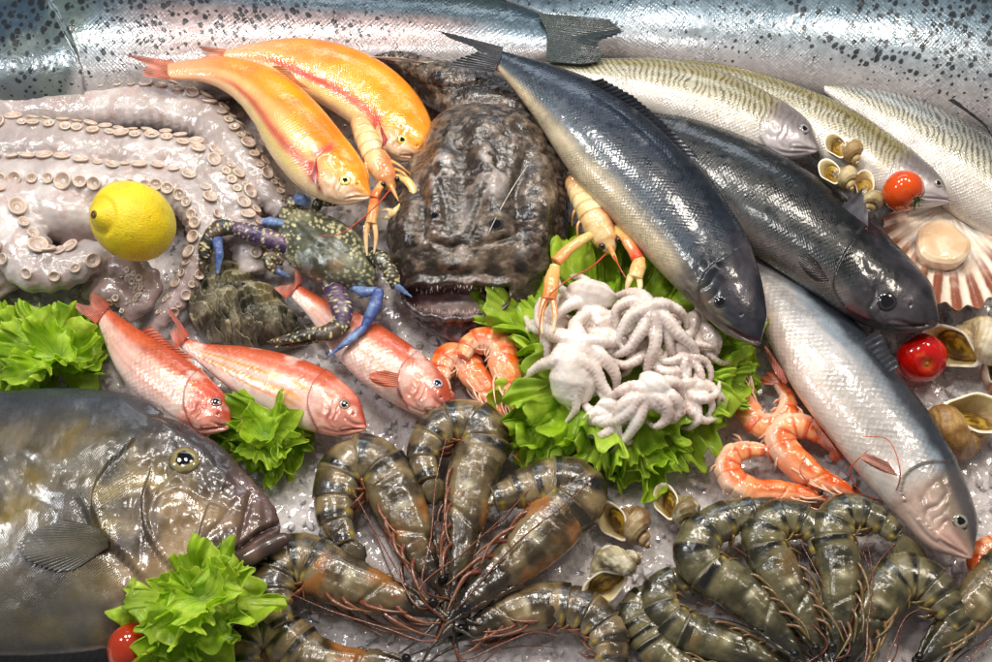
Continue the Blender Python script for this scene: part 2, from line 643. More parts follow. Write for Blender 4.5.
def head_detail(b, col, sg, dark, mouth=(.02, -.35, .36, -.55), scale=1.0, nostril=True):
    """cheek plates, mouth, jaw and nostril of a fish whose gill cover ends at share sg"""
    R = lambda *pts: [sh(b, p[0] * sg, p[1]) for p in pts]
    w = 2.2 * scale
    for pts, dep, al, ww in ((((.74, .35), (.66, .0), (.68, -.3), (.56, -.55), (.38, -.6)), .0014, .35, w),
                             (((.60, .25), (.54, -.05), (.54, -.3), (.44, -.48)), .0009, .2, w * .8),
                             (((mouth[0], mouth[1]), (.16, mouth[1] - .06), (mouth[2], mouth[3])), .0026, .75, w * .8),
                             (((mouth[2], mouth[3]), (mouth[2] + .03, mouth[3] + .14), (mouth[2] - .08, mouth[1] + .14), (.12, mouth[1] + .06)), .0009, .25, w * .7),
                             (((.10, -.72), (.4, -.78), (.75, -.72)), .0014, .3, w),
                             (((1.0, .5), (.86, .42), (.74, .5)), .0008, .2, w), (((.9, .1), (.8, .0), (.74, -.05)), .0008, .2, w),
                             (((.95, -.25), (.84, -.32), (.74, -.3)), .0008, .2, w)):
        e = press(b, R(*pts), ww, dep)
        col = mix(col, np.asarray(dark), e * al)
    if nostril:
        p = np.array(sh(b, .26 * sg, .42))
        d = np.linalg.norm(b.px - p, axis=-1)
        e = np.exp(-(d / (1.6 * scale)) ** 2) * b.top
        b.G = b.G - b.N * (.0015 * e)[..., None]
        col = mix(col, np.asarray(dark) * .4, e * .9)
    hm = ss(1.05, .9, b.S / sg) * b.top
    n = fbm(b.V3, 95, 3, 31)
    b.G = b.G + b.N * (hm * n * .0004)[..., None]
    return mix(col, np.asarray(dark) * .8, hm * ss(.1, .5, n) * .3)


def body_mesh(b, name, mat, parent, col, msk=None, msk2=None):
    mb = MB()
    o = np.ones(b.S.shape)
    worn = ss(-.42, -.12, fbm(b.V3, 22, 4, 51)) * (.55 + .45 * ss(-.3, .2, fbm(b.V3, 60, 3, 57)))
    msk2 = worn * (o if msk2 is None else msk2)
    mb.grid(b.G, True, True, True, Col=np.clip(col, 0, 1), fl=b.fl, msk=o if msk is None else msk * o, msk2=o if msk2 is None else msk2 * o)
    return mb.build(name, mat, parent)


EYE = wet('eye_surface', .08, 1.0, .02, mottle=(300, .12), bump=(100, .02), rvar=.02)


def eye(b, parent, x, y, r, iris=(190, 170, 110), pupil=.5, bulge=.36, rim=(60, 50, 50)):
    """a round fish eye set into the skin at photograph position x, y; radius r in photo pixels"""
    N = gnorm(b.G)
    px = proj(b.G)
    d = np.linalg.norm(px - [x, y], axis=-1) + (N[..., 2] < 0.1) * 1e3
    i = np.unravel_index(np.argmin(d), d.shape)
    cpt, nn = b.G[i], unit(N[i] + np.array([0, -.05, .15]))
    R = r * np.linalg.norm(CAM - cpt) / _F
    return eyeball(parent, cpt, nn, R, iris, pupil, bulge, rim)


def eyeball(parent, cpt, nn, R, iris, pupil=.5, bulge=.55, rim=(60, 50, 50), name='eye'):
    a = unit(np.cross(nn, [0.3, .9, .1])); bb = np.cross(nn, a)
    n, m = 26, 40
    ph = np.linspace(0.001, math.pi * .72, n); th = np.arange(m) / m * 2 * math.pi
    rr = np.sin(ph)
    G = cpt + R * (rr[:, None, None] * (np.cos(th)[None, :, None] * a + np.sin(th)[None, :, None] * bb) + (np.cos(ph) * bulge)[:, None, None] * nn) - nn * R * .12
    q = np.where(ph < math.pi / 2, rr, 1.0 + (ph - math.pi / 2))
    wob = .05 * np.sin(3 * th + 1)[None] + .03 * np.sin(7 * th)[None]
    Q = q[:, None] + wob * (q[:, None] < .9)
    col = mix(c(8, 8, 12) + 0 * Q[..., None], c(*iris), ss(pupil - .03, pupil + .05, Q))
    col = mix(col, c(*iris) * 1.6, ss(pupil + .02, pupil + .06, Q) * (1 - ss(pupil + .08, pupil + .16, Q)))
    col = mix(col, c(*iris) * .35, ss(.80, .92, Q))
    col = mix(col, c(*rim), ss(.95, 1.05, Q))
    mb = MB()
    mb.grid(G, True, True, False, Col=np.clip(col, 0, 1))
    e = mb.build(name, EYE, parent)
    return e


FIN = {}


def fin_mat(name, transl=.35):
    return wet(name, .3, .5, .1, mottle=(90, .2), bump=(200, .2), transl=transl)


def fin(parent, name, base, tip, col0, col1, rays=18, mat=None, nu=110, nv=26, wave=.0015, rag=.06, rayc=.2, thick=.0007, curl=0.0, oval=0.0):
    """a ray-stiffened fin between a base line and a tip line, both [(x, y, z), ...]"""
    b = spl(P3(base), nu)
    t = spl(P3(tip), nu)
    v = np.linspace(0, 1, nv)[None]
    u = np.linspace(0, 1, nu)[:, None]
    rg = .5 + .5 * np.cos(u * rays * 2 * math.pi)
    ext = 1 - rag * (1 - rg) - rag * .7 * (vn(np.stack([u * rays * .8, u * 0, u * 0], -1), 3) * .5 + .5)
    ext = ext * (1 - oval + oval * np.sin(np.clip(u, .02, .98) * math.pi) ** .55)
    if name == 'tail_fin': ext = ext * (1 - .38 * np.exp(-((u - .5) / .2) ** 2))
    G = b[:, None] + (t - b)[:, None] * (v * ext)[..., None]
    N = gnorm(G, False)
    if N[..., 2].sum() < 0: N = -N
    off = thick * (.5 + 1.0 * rg) * (1.15 - v) + wave * np.sin(u * 9 + v * 3) * v + curl * v * v
    back = G + N * (wave * np.sin(u * 9 + v * 3) * v + curl * v * v - thick * .5)[..., None]
    front = G + N * off[..., None]
    cc = mix(np.asarray(c(*col0)), np.asarray(c(*col1)), (v * np.ones_like(u)))
    cc = cc * (1 - rayc + rayc * rg * np.ones_like(v))[..., None] * (1 + .2 * vn(np.stack([u * 6 + 0 * v, v * 4 + 0 * u, 0 * u * v], -1), 5))[..., None]
    mb = MB()
    mb.grid(front, Col=np.clip(cc, 0, 1))
    mb.grid(back[:, ::-1], Col=np.clip(cc[:, ::-1], 0, 1))
    mb.grid(np.stack([front[:, -1], back[:, -1]], 1), Col=np.stack([cc[:, -1]] * 2, 1))
    mb.grid(np.stack([front[0], back[0]], 0), Col=np.stack([cc[0]] * 2, 0))
    mb.grid(np.stack([back[-1], front[-1]], 0), Col=np.stack([cc[-1]] * 2, 0))
    return mb.build(name, mat or fin_mat('fin_membrane'), parent)


def base_of(b):
    return b.C[len(b.C) // 2] * [1, 1, 0]


def nz(b, scale, octv=4, seed=0):
    return fbm(b.V3, scale, octv, seed)


# --- salmon
SALMON = wet('salmon_skin', .24, .8, .05, metal=.25, mottle=(40, .18), bump=(160, .2), cbump=.5, scales=(.0034, .3, .22, .16), spots=(.0085, .52, (.010, .013, .017), .09))


def salmon(dors, vent, z, label, head=.0, spots=1.0, pink=0.0, roll=.2):
    b = fish_body(dors, vent, z, .48, 330, 110, roll, .05, .42)
    r = root('salmon', base_of(b), label, 'salmon', 'salmon lying across the back of the display')
    H, S = b.H, b.S
    n1 = nz(b, 16, 4, 2)
    back = mix(c(36, 56, 64), c(84, 88, 56), ss(-.2, .5, nz(b, 7, 3, 8)))
    col = mix(back, c(70, 88, 98), ss(.55, .1, H + .25 * n1))
    col = mix(col, c(112, 130, 142), ss(.25, -.15, H + .25 * n1))
    col = mix(col, c(146, 154, 160), ss(-.1, -.45, H + .2 * n1))
    col = mix(col, c(190, 182, 180), ss(-.4, -.8, H))
    if pink:
        col = mix(col, c(196, 146, 128), pink * ss(.5, .2, np.abs(H + .25)) * ss(.35, .5, S) * ss(.95, .8, S))
    msk = ss(-.95, -.25, H + .45 * n1) * spots
    return b, r, col, msk


b, r, col, msk = salmon([(-150, 10), (-60, -28), (60, -44), (200, -38), (330, -20), (430, -10), (500, 0), (548, 17)],
                        [(-150, 70), (-60, 112), (60, 116), (200, 98), (330, 76), (430, 68), (500, 66), (548, 60)],
                        [.025, .03, .03, .03, .03, .035, .045, .058],
                        'large silver salmon with dark spots along the back left, whole tail showing', pink=.4)
e = step(b, [(40, -10), (62, 22), (76, 52), (84, 78), (84, 110)], 14, .005, 1)
hd = ss(88, 70, b.px[..., 0] - .25 * (60 - b.px[..., 1])) * b.top
col = mix(col, mix(c(78, 92, 88), c(34, 56, 72), ss(-.3, .4, nz(b, 25, 3, 4))), hd * .85)
col = mix(col, c(60, 66, 70), e * .7)
fade = ss(.99, .62, b.S)
body_mesh(b, 'body', SALMON, r, col, (msk * (1 - .3 * hd) * (fade * .8 + .2) + .5 * hd) * ss(.0, .3, 1 - b.S), 1 - hd)
fin(r, 'tail_fin', [(538, 14, .075), (548, 38, .078), (545, 62, .074)], [(612, 20, .085), (638, 40, .088), (628, 52, .086), (585, 64, .08)],
    (66, 80, 78), (30, 38, 38), 24, rag=.04, rayc=.45)
fin(r, 'adipose_fin', [(478, -4, .05), (496, 4, .054)], [(500, -6, .062), (512, 6, .06)], (60, 70, 74), (40, 48, 50), 5)
fin(r, 'pelvic_fin', [(355, 54, .075), (400, 62, .07)], [(400, 60, .075), (458, 64, .062)], (216, 206, 200), (232, 222, 214), 9, oval=.7)

b, r, col, msk = salmon([(1290, 40), (1200, -35), (1080, -62), (950, -66), (800, -60), (650, -50), (560, -28), (500, -14)],
                        [(1290, 100), (1200, 165), (1080, 160), (950, 132), (800, 96), (650, 70), (560, 48), (500, 22)],
                        [.03, .03, .03, .03, .03, .025, .02, .015],
                        'large blue silver salmon across the back right, spots thickening towards the right edge', roll=.3)
gold = ss(.25, .75, b.H + .3 * nz(b, 9, 3, 3)) * ss(820, 960, b.px[..., 0])
col = mix(col, c(128, 118, 84), gold * .8)
body_mesh(b, 'body', SALMON, r, col, msk * (.55 + .5 * ss(640, 900, b.px[..., 0])))
fin(r, 'pelvic_fin', [(948, 100, .079), (985, 124, .072)], [(962, 98, .094), (1005, 150, .084)], (92, 92, 92), (56, 60, 62), 9, oval=.7)

# --- golden trout
GOLD = wet('golden_skin', .22, 1.0, .05, metal=.05, sss=.15, ssss=.006, sssr=(1, .5, .2), mottle=(50, .1), bump=(120, .25), scales=(.0022, .10, .07, .2), cbump=.6)


def golden(dors, vent, z, label, pale, gill, eyep, tail):
    b = fish_body(dors, vent, z, .5, 220, 90, .55, .06, .42)
    r = root('golden_trout', base_of(b), label, 'trout', 'golden trout beside the octopus')
    n1 = nz(b, 22, 3, 5)
    H, S = b.H, b.S
    col = mix(c(244, 132, 0), c(250, 164, 16), ss(-.3, .4, n1))
    col = mix(col, c(236, 140, 84), ss(.3, .85, S) * .6)
    col = mix(col, c(250, 214, 150), pale * ss(.62, .25, H + .2 * n1) * (.7 + .3 * n1))
    e = np.exp(-(((H + .1 + .08 * n1) / .17) ** 2)) * ss(.1, .3, S)
    col = mix(col, c(250, 222, 178), ss(-.12, -.45, H + .12 * n1) * (1 - .2 * S))
    col = mix(col, c(238, 222, 120), ss(-.2, -.45, H) * ss(-.75, -.5, H) * ss(.25, .35, S) * ss(.75, .55, S) * .6)
    col = mix(col, c(196, 50, 64), e * ss(.95, .7, S) * (.75 + .25 * n1))
    col = mix(col, c(240, 170, 130), ss(.72, .95, S) * .8)
    hd = step(b, gill, 9, .004, -1)
    red = np.exp(-(dist_poly(b.px, spl(np.array(gill) - [3, 2], 12))[0] / 4.5) ** 2) * b.top * ss(-.3, .1, nz(b, 70, 3, 4))
    hm = ss(.2, .12, S)
    col = mix(col, mix(c(248, 160, 40), c(252, 222, 190), ss(.35, -.1, H)), hm * .8)
    press(b, [eyep[0], eyep[1], eyep[2]], 2.0, .0015)
    col = head_detail(b, col, .16, c(196, 120, 60), scale=.8)
    col = mix(col, c(186, 30, 44), red * .85)
    body_mesh(b, 'body', GOLD, r, col, None, 1 - hm)
    return b, r


b, r = golden([(430, 154), (434, 135), (425, 108), (405, 82), (375, 60), (335, 45), (295, 40), (255, 44), (225, 51)],
              [(419, 162), (400, 160), (380, 150), (358, 128), (328, 107), (292, 88), (265, 72), (240, 63), (222, 59)],
              [.06, .06, .06, .06, .062, .066, .07, .074, .078], 'golden orange trout with its head beside the dark monkfish', .15,
              [(392, 112), (378, 124), (376, 142), (386, 156)], [(424, 160), (414, 156), (404, 155)], None)
eye(b, r, 402, 140, 5.5, (226, 200, 90), .42, .3, (196, 140, 40))
fin(r, 'tail_fin', [(226, 50, .08), (222, 60, .08)], [(196, 46, .075), (200, 54, .07), (192, 62, .07)], (240, 170, 130), (236, 190, 170), 9)
fin(r, 'pectoral_fin', [(376, 116, .1), (388, 140, .092)], [(384, 128, .098), (380, 156, .085)], (214, 90, 90), (226, 150, 140), 8, oval=.7)
b, r = golden([(371, 187), (366, 168), (345, 138), (315, 103), (285, 78), (255, 64), (225, 58), (195, 60), (168, 64)],
              [(365, 202), (345, 204), (318, 197), (292, 180), (268, 150), (250, 117), (232, 96), (205, 82), (168, 79)],
              [.082, .082, .082, .082, .082, .08, .08, .08, .08], 'pale golden trout with pink stripe and tail over the octopus', .85,
              [(333, 150), (318, 158), (314, 174), (322, 192)], [(366, 196), (356, 192), (346, 193)], None)
eye(b, r, 345, 180, 6, (236, 216, 130), .42, .3, (210, 170, 120))
fin(r, 'tail_fin', [(174, 62, .082), (168, 71, .083), (172, 80, .082)], [(122, 54, .085), (136, 64, .078), (141, 76, .075)], (232, 150, 120), (240, 176, 160), 14)
fin(r, 'pectoral_fin', [(316, 158, .115), (318, 172, .108)], [(309, 176, .11), (318, 196, .095)], (226, 60, 70), (238, 200, 196), 7, curl=.003, oval=.7)
fin(r, 'pelvic_fin', [(278, 160, .07), (290, 176, .07)], [(284, 172, .062), (302, 192, .058)], (236, 120, 70), (240, 220, 210), 7, oval=.7)
fin(r, 'dorsal_fin', [(272, 66, .1), (300, 86, .1)], [(284, 66, .108), (312, 92, .106)], (236, 170, 100), (250, 190, 150), 9)

# --- sea bass
BASS = wet('bass_skin', .3, .7, .07, metal=.1, mottle=(45, .3), bump=(200, .2), cbump=.25, scales=(.0030, .55, .18, .16))
DARKFIN = wet('dark_fin', .35, .5, .1, mottle=(80, .25), bump=(200, .25), transl=.15)


def bass(dors, vent, z, label, roll, belly, gill, mouth, eyep, dark, flank=(74, 92, 104)):
    b = fish_body(dors, vent, z, .52, 300, 110, roll, .05, .42)
    r = root('sea_bass', base_of(b), label, 'sea bass', 'dark sea bass in the middle of the display')
    H, S = b.H, b.S
    n1 = nz(b, 18, 4, 7)
    base = c(*dark)
    col = mix(base * .75, base * 1.4, ss(-.4, .4, n1))
    col = mix(col, c(*flank), ss(.5, .0, H + .15 * n1) * .8)
    col = mix(col, base * .5, ss(.8, 1, H) * .7)
    col = mix(col, c(150, 150, 150), ss(.28, .5, fbm(b.V3, 55, 4, 77)) * .18)
    col = mix(col, c(*belly), ss(.08, -.4, H + .15 * n1))
    hm = ss(.27, .2, S)
    e = step(b, gill, 12, .0035, -1)
    col = mix(col, mix(c(34, 34, 40), c(78, 72, 78), ss(-.3, .4, nz(b, 30, 3, 4))), hm * .75)
    col = mix(col, c(16, 16, 20), e * .6)
    col = mix(col, c(120, 40, 44), np.exp(-(dist_poly(b.px, spl(np.array(gill)[2:], 14))[0] / 5) ** 2) * b.top * ss(-.1, .25, nz(b, 60, 3, 13)) * .6)
    col = head_detail(b, col, .235, c(22, 20, 24))
    m = press(b, mouth, 2.2, .003)
    col = mix(col, c(120, 76, 80), m * .6)
    lat = np.exp(-((H - .12) / .025) ** 2) * ss(.22, .3, S)
    col = mix(col, c(28, 30, 36), lat * .6)
    body_mesh(b, 'body', BASS, r, col, None, (1 - hm))
    eye(b, r, *eyep)
    return b, r


b, r = bass([(938, 305), (930, 285), (893, 245), (843, 201), (791, 165), (737, 137), (686, 118), (632, 106)],
            [(928, 333), (898, 332), (860, 320), (820, 294), (775, 264), (730, 234), (690, 195), (632, 128)],
            [.062, .062, .062, .062, .062, .062, .06, .055], 'very dark sea bass with open eye, lying behind the silver mullet', .75, (120, 112, 108),
            [(862, 228), (842, 258), (834, 286), (846, 306), (866, 318)], [(936, 322), (918, 326), (896, 322)], (886, 302, 10, (40, 38, 40), .6, .3), (18, 21, 23), (44, 50, 52))
e = fin(r, 'pectoral_fin', [(818, 262, .105), (830, 282, .098)], [(790, 240, .108), (806, 284, .092)], (70, 56, 60), (52, 48, 52), 12, DARKFIN, oval=.7)
fin(r, 'dorsal_fin', [(842, 206, .1), (868, 226, .1)], [(863, 188, .128), (868, 210, .11)], (120, 116, 124), (150, 146, 150), 3, DARKFIN, rag=.1)
b, r = bass([(764, 338), (767, 318), (758, 270), (738, 222), (703, 172), (661, 130), (619, 96), (576, 75), (535, 61), (500, 51)],
            [(752, 347), (728, 334), (692, 302), (655, 264), (618, 224), (585, 190), (560, 156), (538, 122), (516, 92), (496, 68)],
            [.085, .087, .09, .092, .094, .096, .098, .1, .1, .1], 'steel blue sea bass lying over the others, head down beside the lettuce', .62, (196, 180, 150),
            [(735, 250), (716, 262), (700, 282), (700, 302)], [(762, 342), (748, 338), (730, 328)], (720, 302, 6.5, (44, 44, 50), .6, .3), (26, 36, 50), (62, 78, 92))
fin(r, 'tail_fin', [(503, 48, .104), (500, 60, .106), (494, 72, .104)], [(437, 31, .118), (462, 48, .112), (446, 66, .1)], (60, 60, 66), (44, 46, 54), 16, DARKFIN, rag=.05)
fin(r, 'dorsal_fin', [(590, 82, .125), (640, 112, .128), (690, 158, .13)], [(604, 78, .138), (655, 112, .14), (700, 160, .135)], (44, 50, 58), (56, 60, 66), 22, DARKFIN, rag=.15)

# --- mullet
MULL = wet('mullet_skin', .28, .8, .06, metal=.08, mottle=(40, .14), bump=(160, .2), scales=(.0046, .16, .10, .2), cbump=.5)
b = fish_body([(977, 548), (977, 520), (963, 478), (939, 430), (904, 382), (873, 342), (836, 305), (799, 272), (762, 242)],
              [(962, 561), (930, 547), (895, 512), (861, 474), (827, 432), (797, 392), (771, 345), (753, 295), (742, 250)],
              [.045, .045, .045, .045, .045, .043, .04, .036, .03], .5, 300, 110, .18, .05, .4)
r = root('grey_mullet', base_of(b), 'long silver mullet with dark back and pale belly, head pointing at the raw prawns', 'mullet')
H, S = b.H, b.S
n1 = nz(b, 18, 4, 3)
n2 = fbm(b.V3 * [1, 1, 1], 60, 3, 9)
stk = fbm(np.stack([b.fl[..., 0] * 12, b.fl[..., 1] * 160, b.S * 0], -1), 1, 4, 5)
col = mix(c(206, 196, 186), c(182, 180, 180), ss(-.5, .2, H + .1 * n1))
col = mix(col, c(158, 152, 148), ss(.0, .4, stk) * ss(-.5, -.1, H) * .8)
col = mix(col, c(132, 142, 152), ss(.25, .5, H + .12 * n1 + .1 * stk))
col = mix(col, c(46, 52, 60), ss(.5, .72, H + .12 * n1 + .08 * n2))
col = mix(col, c(30, 34, 40), ss(.8, 1.0, H))
col = mix(col, c(150, 140, 136), np.exp(-(dist_poly(b.px, [(850, 380), (890, 430)])[0] / 22) ** 2) * .5)
col = mix(col, c(226, 186, 170), ss(-.35, -.8, H) * .5 * ss(.3, .6, S))
lat = np.exp(-((H - .5) / .02) ** 2) * ss(.2, .3, S) * (np.sin(b.fl[..., 0] * 2 * math.pi / .0035) > -.2)
col = mix(col, c(40, 44, 50), lat * .7)
hm = ss(.22, .17, S)
hp = mix(c(200, 172, 156), c(140, 122, 106), ss(-.2, .3, H + .3 * n1))
hp = mix(hp, c(82, 78, 78), ss(.35, .75, H + .2 * n1))
col = mix(col, hp, hm)
e = step(b, [(950, 462), (922, 464), (905, 476), (902, 494), (918, 518), (936, 532)], 14, .0035, 1)
col = mix(col, c(110, 94, 84), e * .55)
e = press(b, [(944, 478), (928, 488), (922, 504), (932, 520)], 3, .0012)
col = mix(col, c(120, 100, 84), e * .4)
e = press(b, [(936, 532), (948, 520), (957, 534), (972, 556)], 2, .0016)
col = mix(col, c(150, 104, 96), e * .5)
col = head_detail(b, col, .19, c(96, 80, 74), (.03, -.5, .3, -.62))
pk = np.exp(-(dist_poly(b.px, [(945, 536), (968, 556)])[0] / 10) ** 2)
col = mix(col, c(226, 176, 160), pk * .6)
body_mesh(b, 'body', MULL, r, col, None, 1 - .85 * hm)
eye(b, r, 961, 521, 8, (140, 134, 120), .5, .3, (110, 96, 88))
fin(r, 'pectoral_fin', [(888, 462, .088), (898, 476, .085)], [(852, 446, .082), (866, 468, .078)], (222, 170, 150), (214, 150, 130), 10, oval=.7)
fin(r, 'dorsal_fin', [(862, 340, .07), (890, 372, .072)], [(880, 330, .086), (899, 366, .08)], (70, 72, 78), (60, 60, 66), 7, DARKFIN)
fin(r, 'anal_fin', [(766, 346, .04), (784, 372, .042)], [(762, 352, .036), (790, 396, .036)], (226, 150, 132), (230, 140, 120), 8, oval=.7)
fin(r, 'pelvic_fin', [(812, 420, .045), (832, 444, .045)], [(806, 424, .03), (838, 462, .032)], (232, 190, 176), (226, 160, 140), 8, oval=.7)

# --- whiting
WHIT = wet('whiting_skin', .25, .8, .06, metal=.12, mottle=(50, .12), bump=(180, .2), scales=(.003, .22, .12, .3))


def whiting(dors, vent, z, label, stripe, tone, eyep, gill, dash=(108, 92, 44)):
    b = fish_body(dors, vent, z, .55, 260, 96, .3, .06, .4)
    r = root('whiting', base_of(b), label, 'whiting', 'pale striped whiting behind the sea bass')
    H, S = b.H, b.S
    n1 = nz(b, 20, 3, 6)
    ang = np.arccos(np.clip(H, -1, 1))
    col = mix(c(208, 200, 190), c(196, 190, 168), ss(-.4, .2, H))
    col = mix(col, c(*tone), ss(.2, .75, H + .1 * n1))
    # dashes: slanting rows of brown marks over the flank
    u = b.fl[..., 0] * 1000
    row = ang * 5.5 + .6 * n1
    ph = u / stripe + ang * 2.2 + .8 * vn(b.V3 * 60, 4)
    d = ss(.1, .65, np.sin(2 * math.pi * ph) + .35 * np.sin(2 * math.pi * row * .5)) * ss(-.15, .2, H + .1 * n1) * ss(1.05, .85, S)
    col = mix(col, c(*dash), ss(.1, .6, H + .12 * n1) * .35)
    col = mix(col, c(*dash) * .7, d * .9)
    col = mix(col, c(72, 66, 58), ss(.86, 1.0, H + .05 * n1) * .8)
    hm = ss(.2, .15, S)
    col = mix(col, mix(c(206, 196, 200), c(120, 112, 118), ss(.0, .6, H + .2 * n1)), hm * .8)
    if gill:
        e = step(b, gill, 9, .0025, -1)
        col = mix(col, c(120, 104, 110), e * .5)
    if gill: col = head_detail(b, col, .175, c(120, 104, 112), scale=.8)
    body_mesh(b, 'body', WHIT, r, col, None, 1 - hm)
    if eyep: eye(b, r, *eyep)
    return b, r


b, r = whiting([(1075, 215), (1060, 190), (1010, 153), (950, 118), (900, 95), (860, 84), (822, 80)],
               [(1060, 244), (1030, 250), (985, 230), (935, 196), (895, 156), (860, 122), (824, 92)],
               [.045] * 7, 'grey striped whiting cut by the right edge, furthest right of the three', 7.0, (170, 172, 168), None, None, (84, 84, 80))
b, r = whiting([(956, 192), (945, 177), (906, 149), (856, 115), (796, 87), (726, 66), (645, 57)],
               [(948, 206), (915, 207), (868, 192), (825, 163), (775, 126), (715, 95), (645, 66)],
               [.05] * 7, 'olive striped whiting with its head behind the orange tomato, middle of the three', 6.0, (158, 150, 104), (938, 183, 4.5, (150, 140, 130), .5),
               [(908, 150), (893, 165), (890, 186), (900, 202)])
fin(r, 'pectoral_fin', [(880, 164, .066), (882, 173, .063)], [(846, 152, .068), (850, 172, .062)], (214, 190, 180), (226, 206, 190), 8, oval=.7)
b, r = whiting([(818, 140), (807, 122), (771, 98), (723, 76), (662, 62), (600, 60), (545, 63)],
               [(811, 157), (785, 158), (745, 150), (695, 130), (640, 110), (595, 92), (547, 72)],
               [.065] * 7, 'cream whiting with open eye and pink lips, its belly against the dark sea bass', 6.4, (184, 176, 140), (804, 129, 5.5, (150, 146, 150), .5, .3, (120, 110, 116)),
               [(776, 103), (762, 118), (760, 136), (770, 152)])
fin(r, 'pectoral_fin', [(746, 118, .081), (748, 126, .078)], [(710, 108, .084), (718, 122, .080)], (216, 190, 110), (206, 176, 90), 8, oval=.7)

# --- red mullet
RED = wet('red_mullet_skin', .24, .9, .05, metal=.1, sss=.12, ssss=.005, mottle=(70, .16), bump=(160, .25), scales=(.0044, .18, .10, .2), cbump=.5)


def red_mullet(dors, vent, z, label, eyep, gill, mouth, yellow, tail, seed):
    dors, vent = np.array(dors, float), np.array(vent, float)
    dors, vent = dors + (vent - dors) * .07, vent - (vent - dors) * .09
    b = fish_body(dors, vent, z, .55, 220, 90, .35, .09, .4)
    r = root('red_mullet', base_of(b), label, 'red mullet', 'red mullet on the ice')
    H, S = b.H, b.S
    n1, n2 = nz(b, 26, 4, seed), nz(b, 60, 3, seed + 9)
    col = mix(c(216, 128, 106), c(236, 206, 186), ss(-.25, .2, n1))
    col = mix(col, c(214, 108, 72), ss(.25, .75, H + .3 * n1))
    col = mix(col, c(198, 84, 50), ss(.75, 1.0, H))
    col = mix(col, c(206, 84, 60), ss(.15, .5, n2 + .3 * n1) * .5)
    col = mix(col, c(244, 226, 214), ss(.15, .5, fbm(b.V3, 40, 3, seed + 20)) * .7)
    col = mix(col, c(240, 214, 204), ss(-.35, -.8, H + .2 * n1) * .7)
    col = mix(col, c(206, 64, 44), (np.exp(-((H - .1 + .1 * n1) / .07) ** 2) + np.exp(-((H + .3 + .1 * n1) / .06) ** 2)) * .45 * ss(.2, .3, S))
    col = mix(col, c(240, 216, 204), ss(.6, .2, H + .25 * n1) * .62)
    if yellow:
        for h0 in (.3, -.1):
            col = mix(col, c(226, 152, 50), np.exp(-((H - h0 + .08 * n1) / .07) ** 2) * ss(.25, .35, S) * ss(1, .8, S) * (.85 if yellow else .4))
    for h0 in (.32, -.02, -.3):
        col = mix(col, c(224, 140, 56), np.exp(-((H - h0 + .1 * n1) / .05) ** 2) * ss(.25, .35, S) * ss(1, .8, S) * (.8 if yellow else .35))
    hm = ss(.25, .18, S)
    col = mix(col, mix(c(230, 150, 126), c(196, 72, 50), ss(-.2, .4, n1 + .4 * H)), hm * .85)
    col = mix(col, c(236, 206, 190), hm * ss(.1, .5, n2) * .5)
    e = step(b, gill, 8, .003, -1)
    col = mix(col, c(160, 56, 50), e * .6)
    col = head_detail(b, col, .225, c(150, 50, 44), (.03, -.5, .34, -.68), .8)
    e = press(b, mouth, 1.8, .0022)
    col = mix(col, c(150, 50, 50), e * .7)
    body_mesh(b, 'body', RED, r, col, None, 1 - .8 * hm)
    eye(b, r, *eyep)
    fin(r, 'tail_fin', tail[0], tail[1], (222, 120, 96), (236, 160, 140), 16, rag=.14)
    return b, r


b, r = red_mullet([(453, 403), (450, 380), (426, 352), (389, 326), (350, 306), (322, 296), (300, 283)],
                  [(446, 418), (420, 419), (385, 405), (350, 379), (325, 348), (305, 316), (288, 297)], [.036] * 7,
                  'pink red mullet under the blue crab, its head touching the cooked prawns', (437, 383, 6, (176, 166, 174), .55, .3, (150, 60, 50)),
                  [(416, 352), (402, 366), (398, 386), (408, 408)], [(452, 408), (444, 406), (434, 398)], False,
                  ([(302, 281, .04), (294, 290, .041), (286, 299, .04)], [(296, 262, .05), (292, 278, .046), (272, 286, .044)]), 11)
fin(r, 'pectoral_fin', [(398, 374, .068), (398, 388, .066)], [(366, 366, .062), (368, 386, .06)], (226, 150, 120), (226, 120, 80), 8, oval=.7)
b, r = red_mullet([(367, 416), (361, 396), (336, 371), (296, 353), (246, 344), (205, 342), (186, 337)],
                  [(360, 437), (338, 440), (300, 434), (258, 414), (222, 388), (197, 364), (178, 347)], [.038] * 7,
                  'orange red mullet with yellow stripes, between two other red mullet', (345, 404, 6, (160, 130, 116), .55, .3, (150, 60, 50)),
                  [(326, 369), (312, 386), (308, 406), (318, 430)], [(366, 424), (356, 424), (346, 418)], True,
                  ([(189, 335, .042), (183, 342, .043), (177, 349, .042)], [(166, 304, .056), (172, 326, .05), (168, 330, .046)]), 23)
b, r = red_mullet([(233, 415), (232, 400), (215, 377), (180, 348), (140, 326), (108, 306)],
                  [(222, 436), (200, 438), (165, 422), (130, 398), (112, 370), (96, 322)], [.042] * 6,
                  'pink red mullet against the left lettuce clump, its back to the octopus', (216, 402, 6, (150, 96, 90), .55, .3, (140, 50, 44)),
                  [(202, 366), (188, 382), (184, 404), (194, 430)], [(231, 424), (222, 426), (212, 422)], False,
                  ([(110, 304, .046), (104, 313, .047), (96, 324, .046)], [(92, 290, .06), (80, 298, .056), (68, 302, .05)]), 37)
fin(r, 'dorsal_fin', [(140, 330, .07), (185, 358, .072)], [(152, 326, .076), (196, 360, .076)], (220, 100, 70), (230, 140, 110), 12, rag=.2)

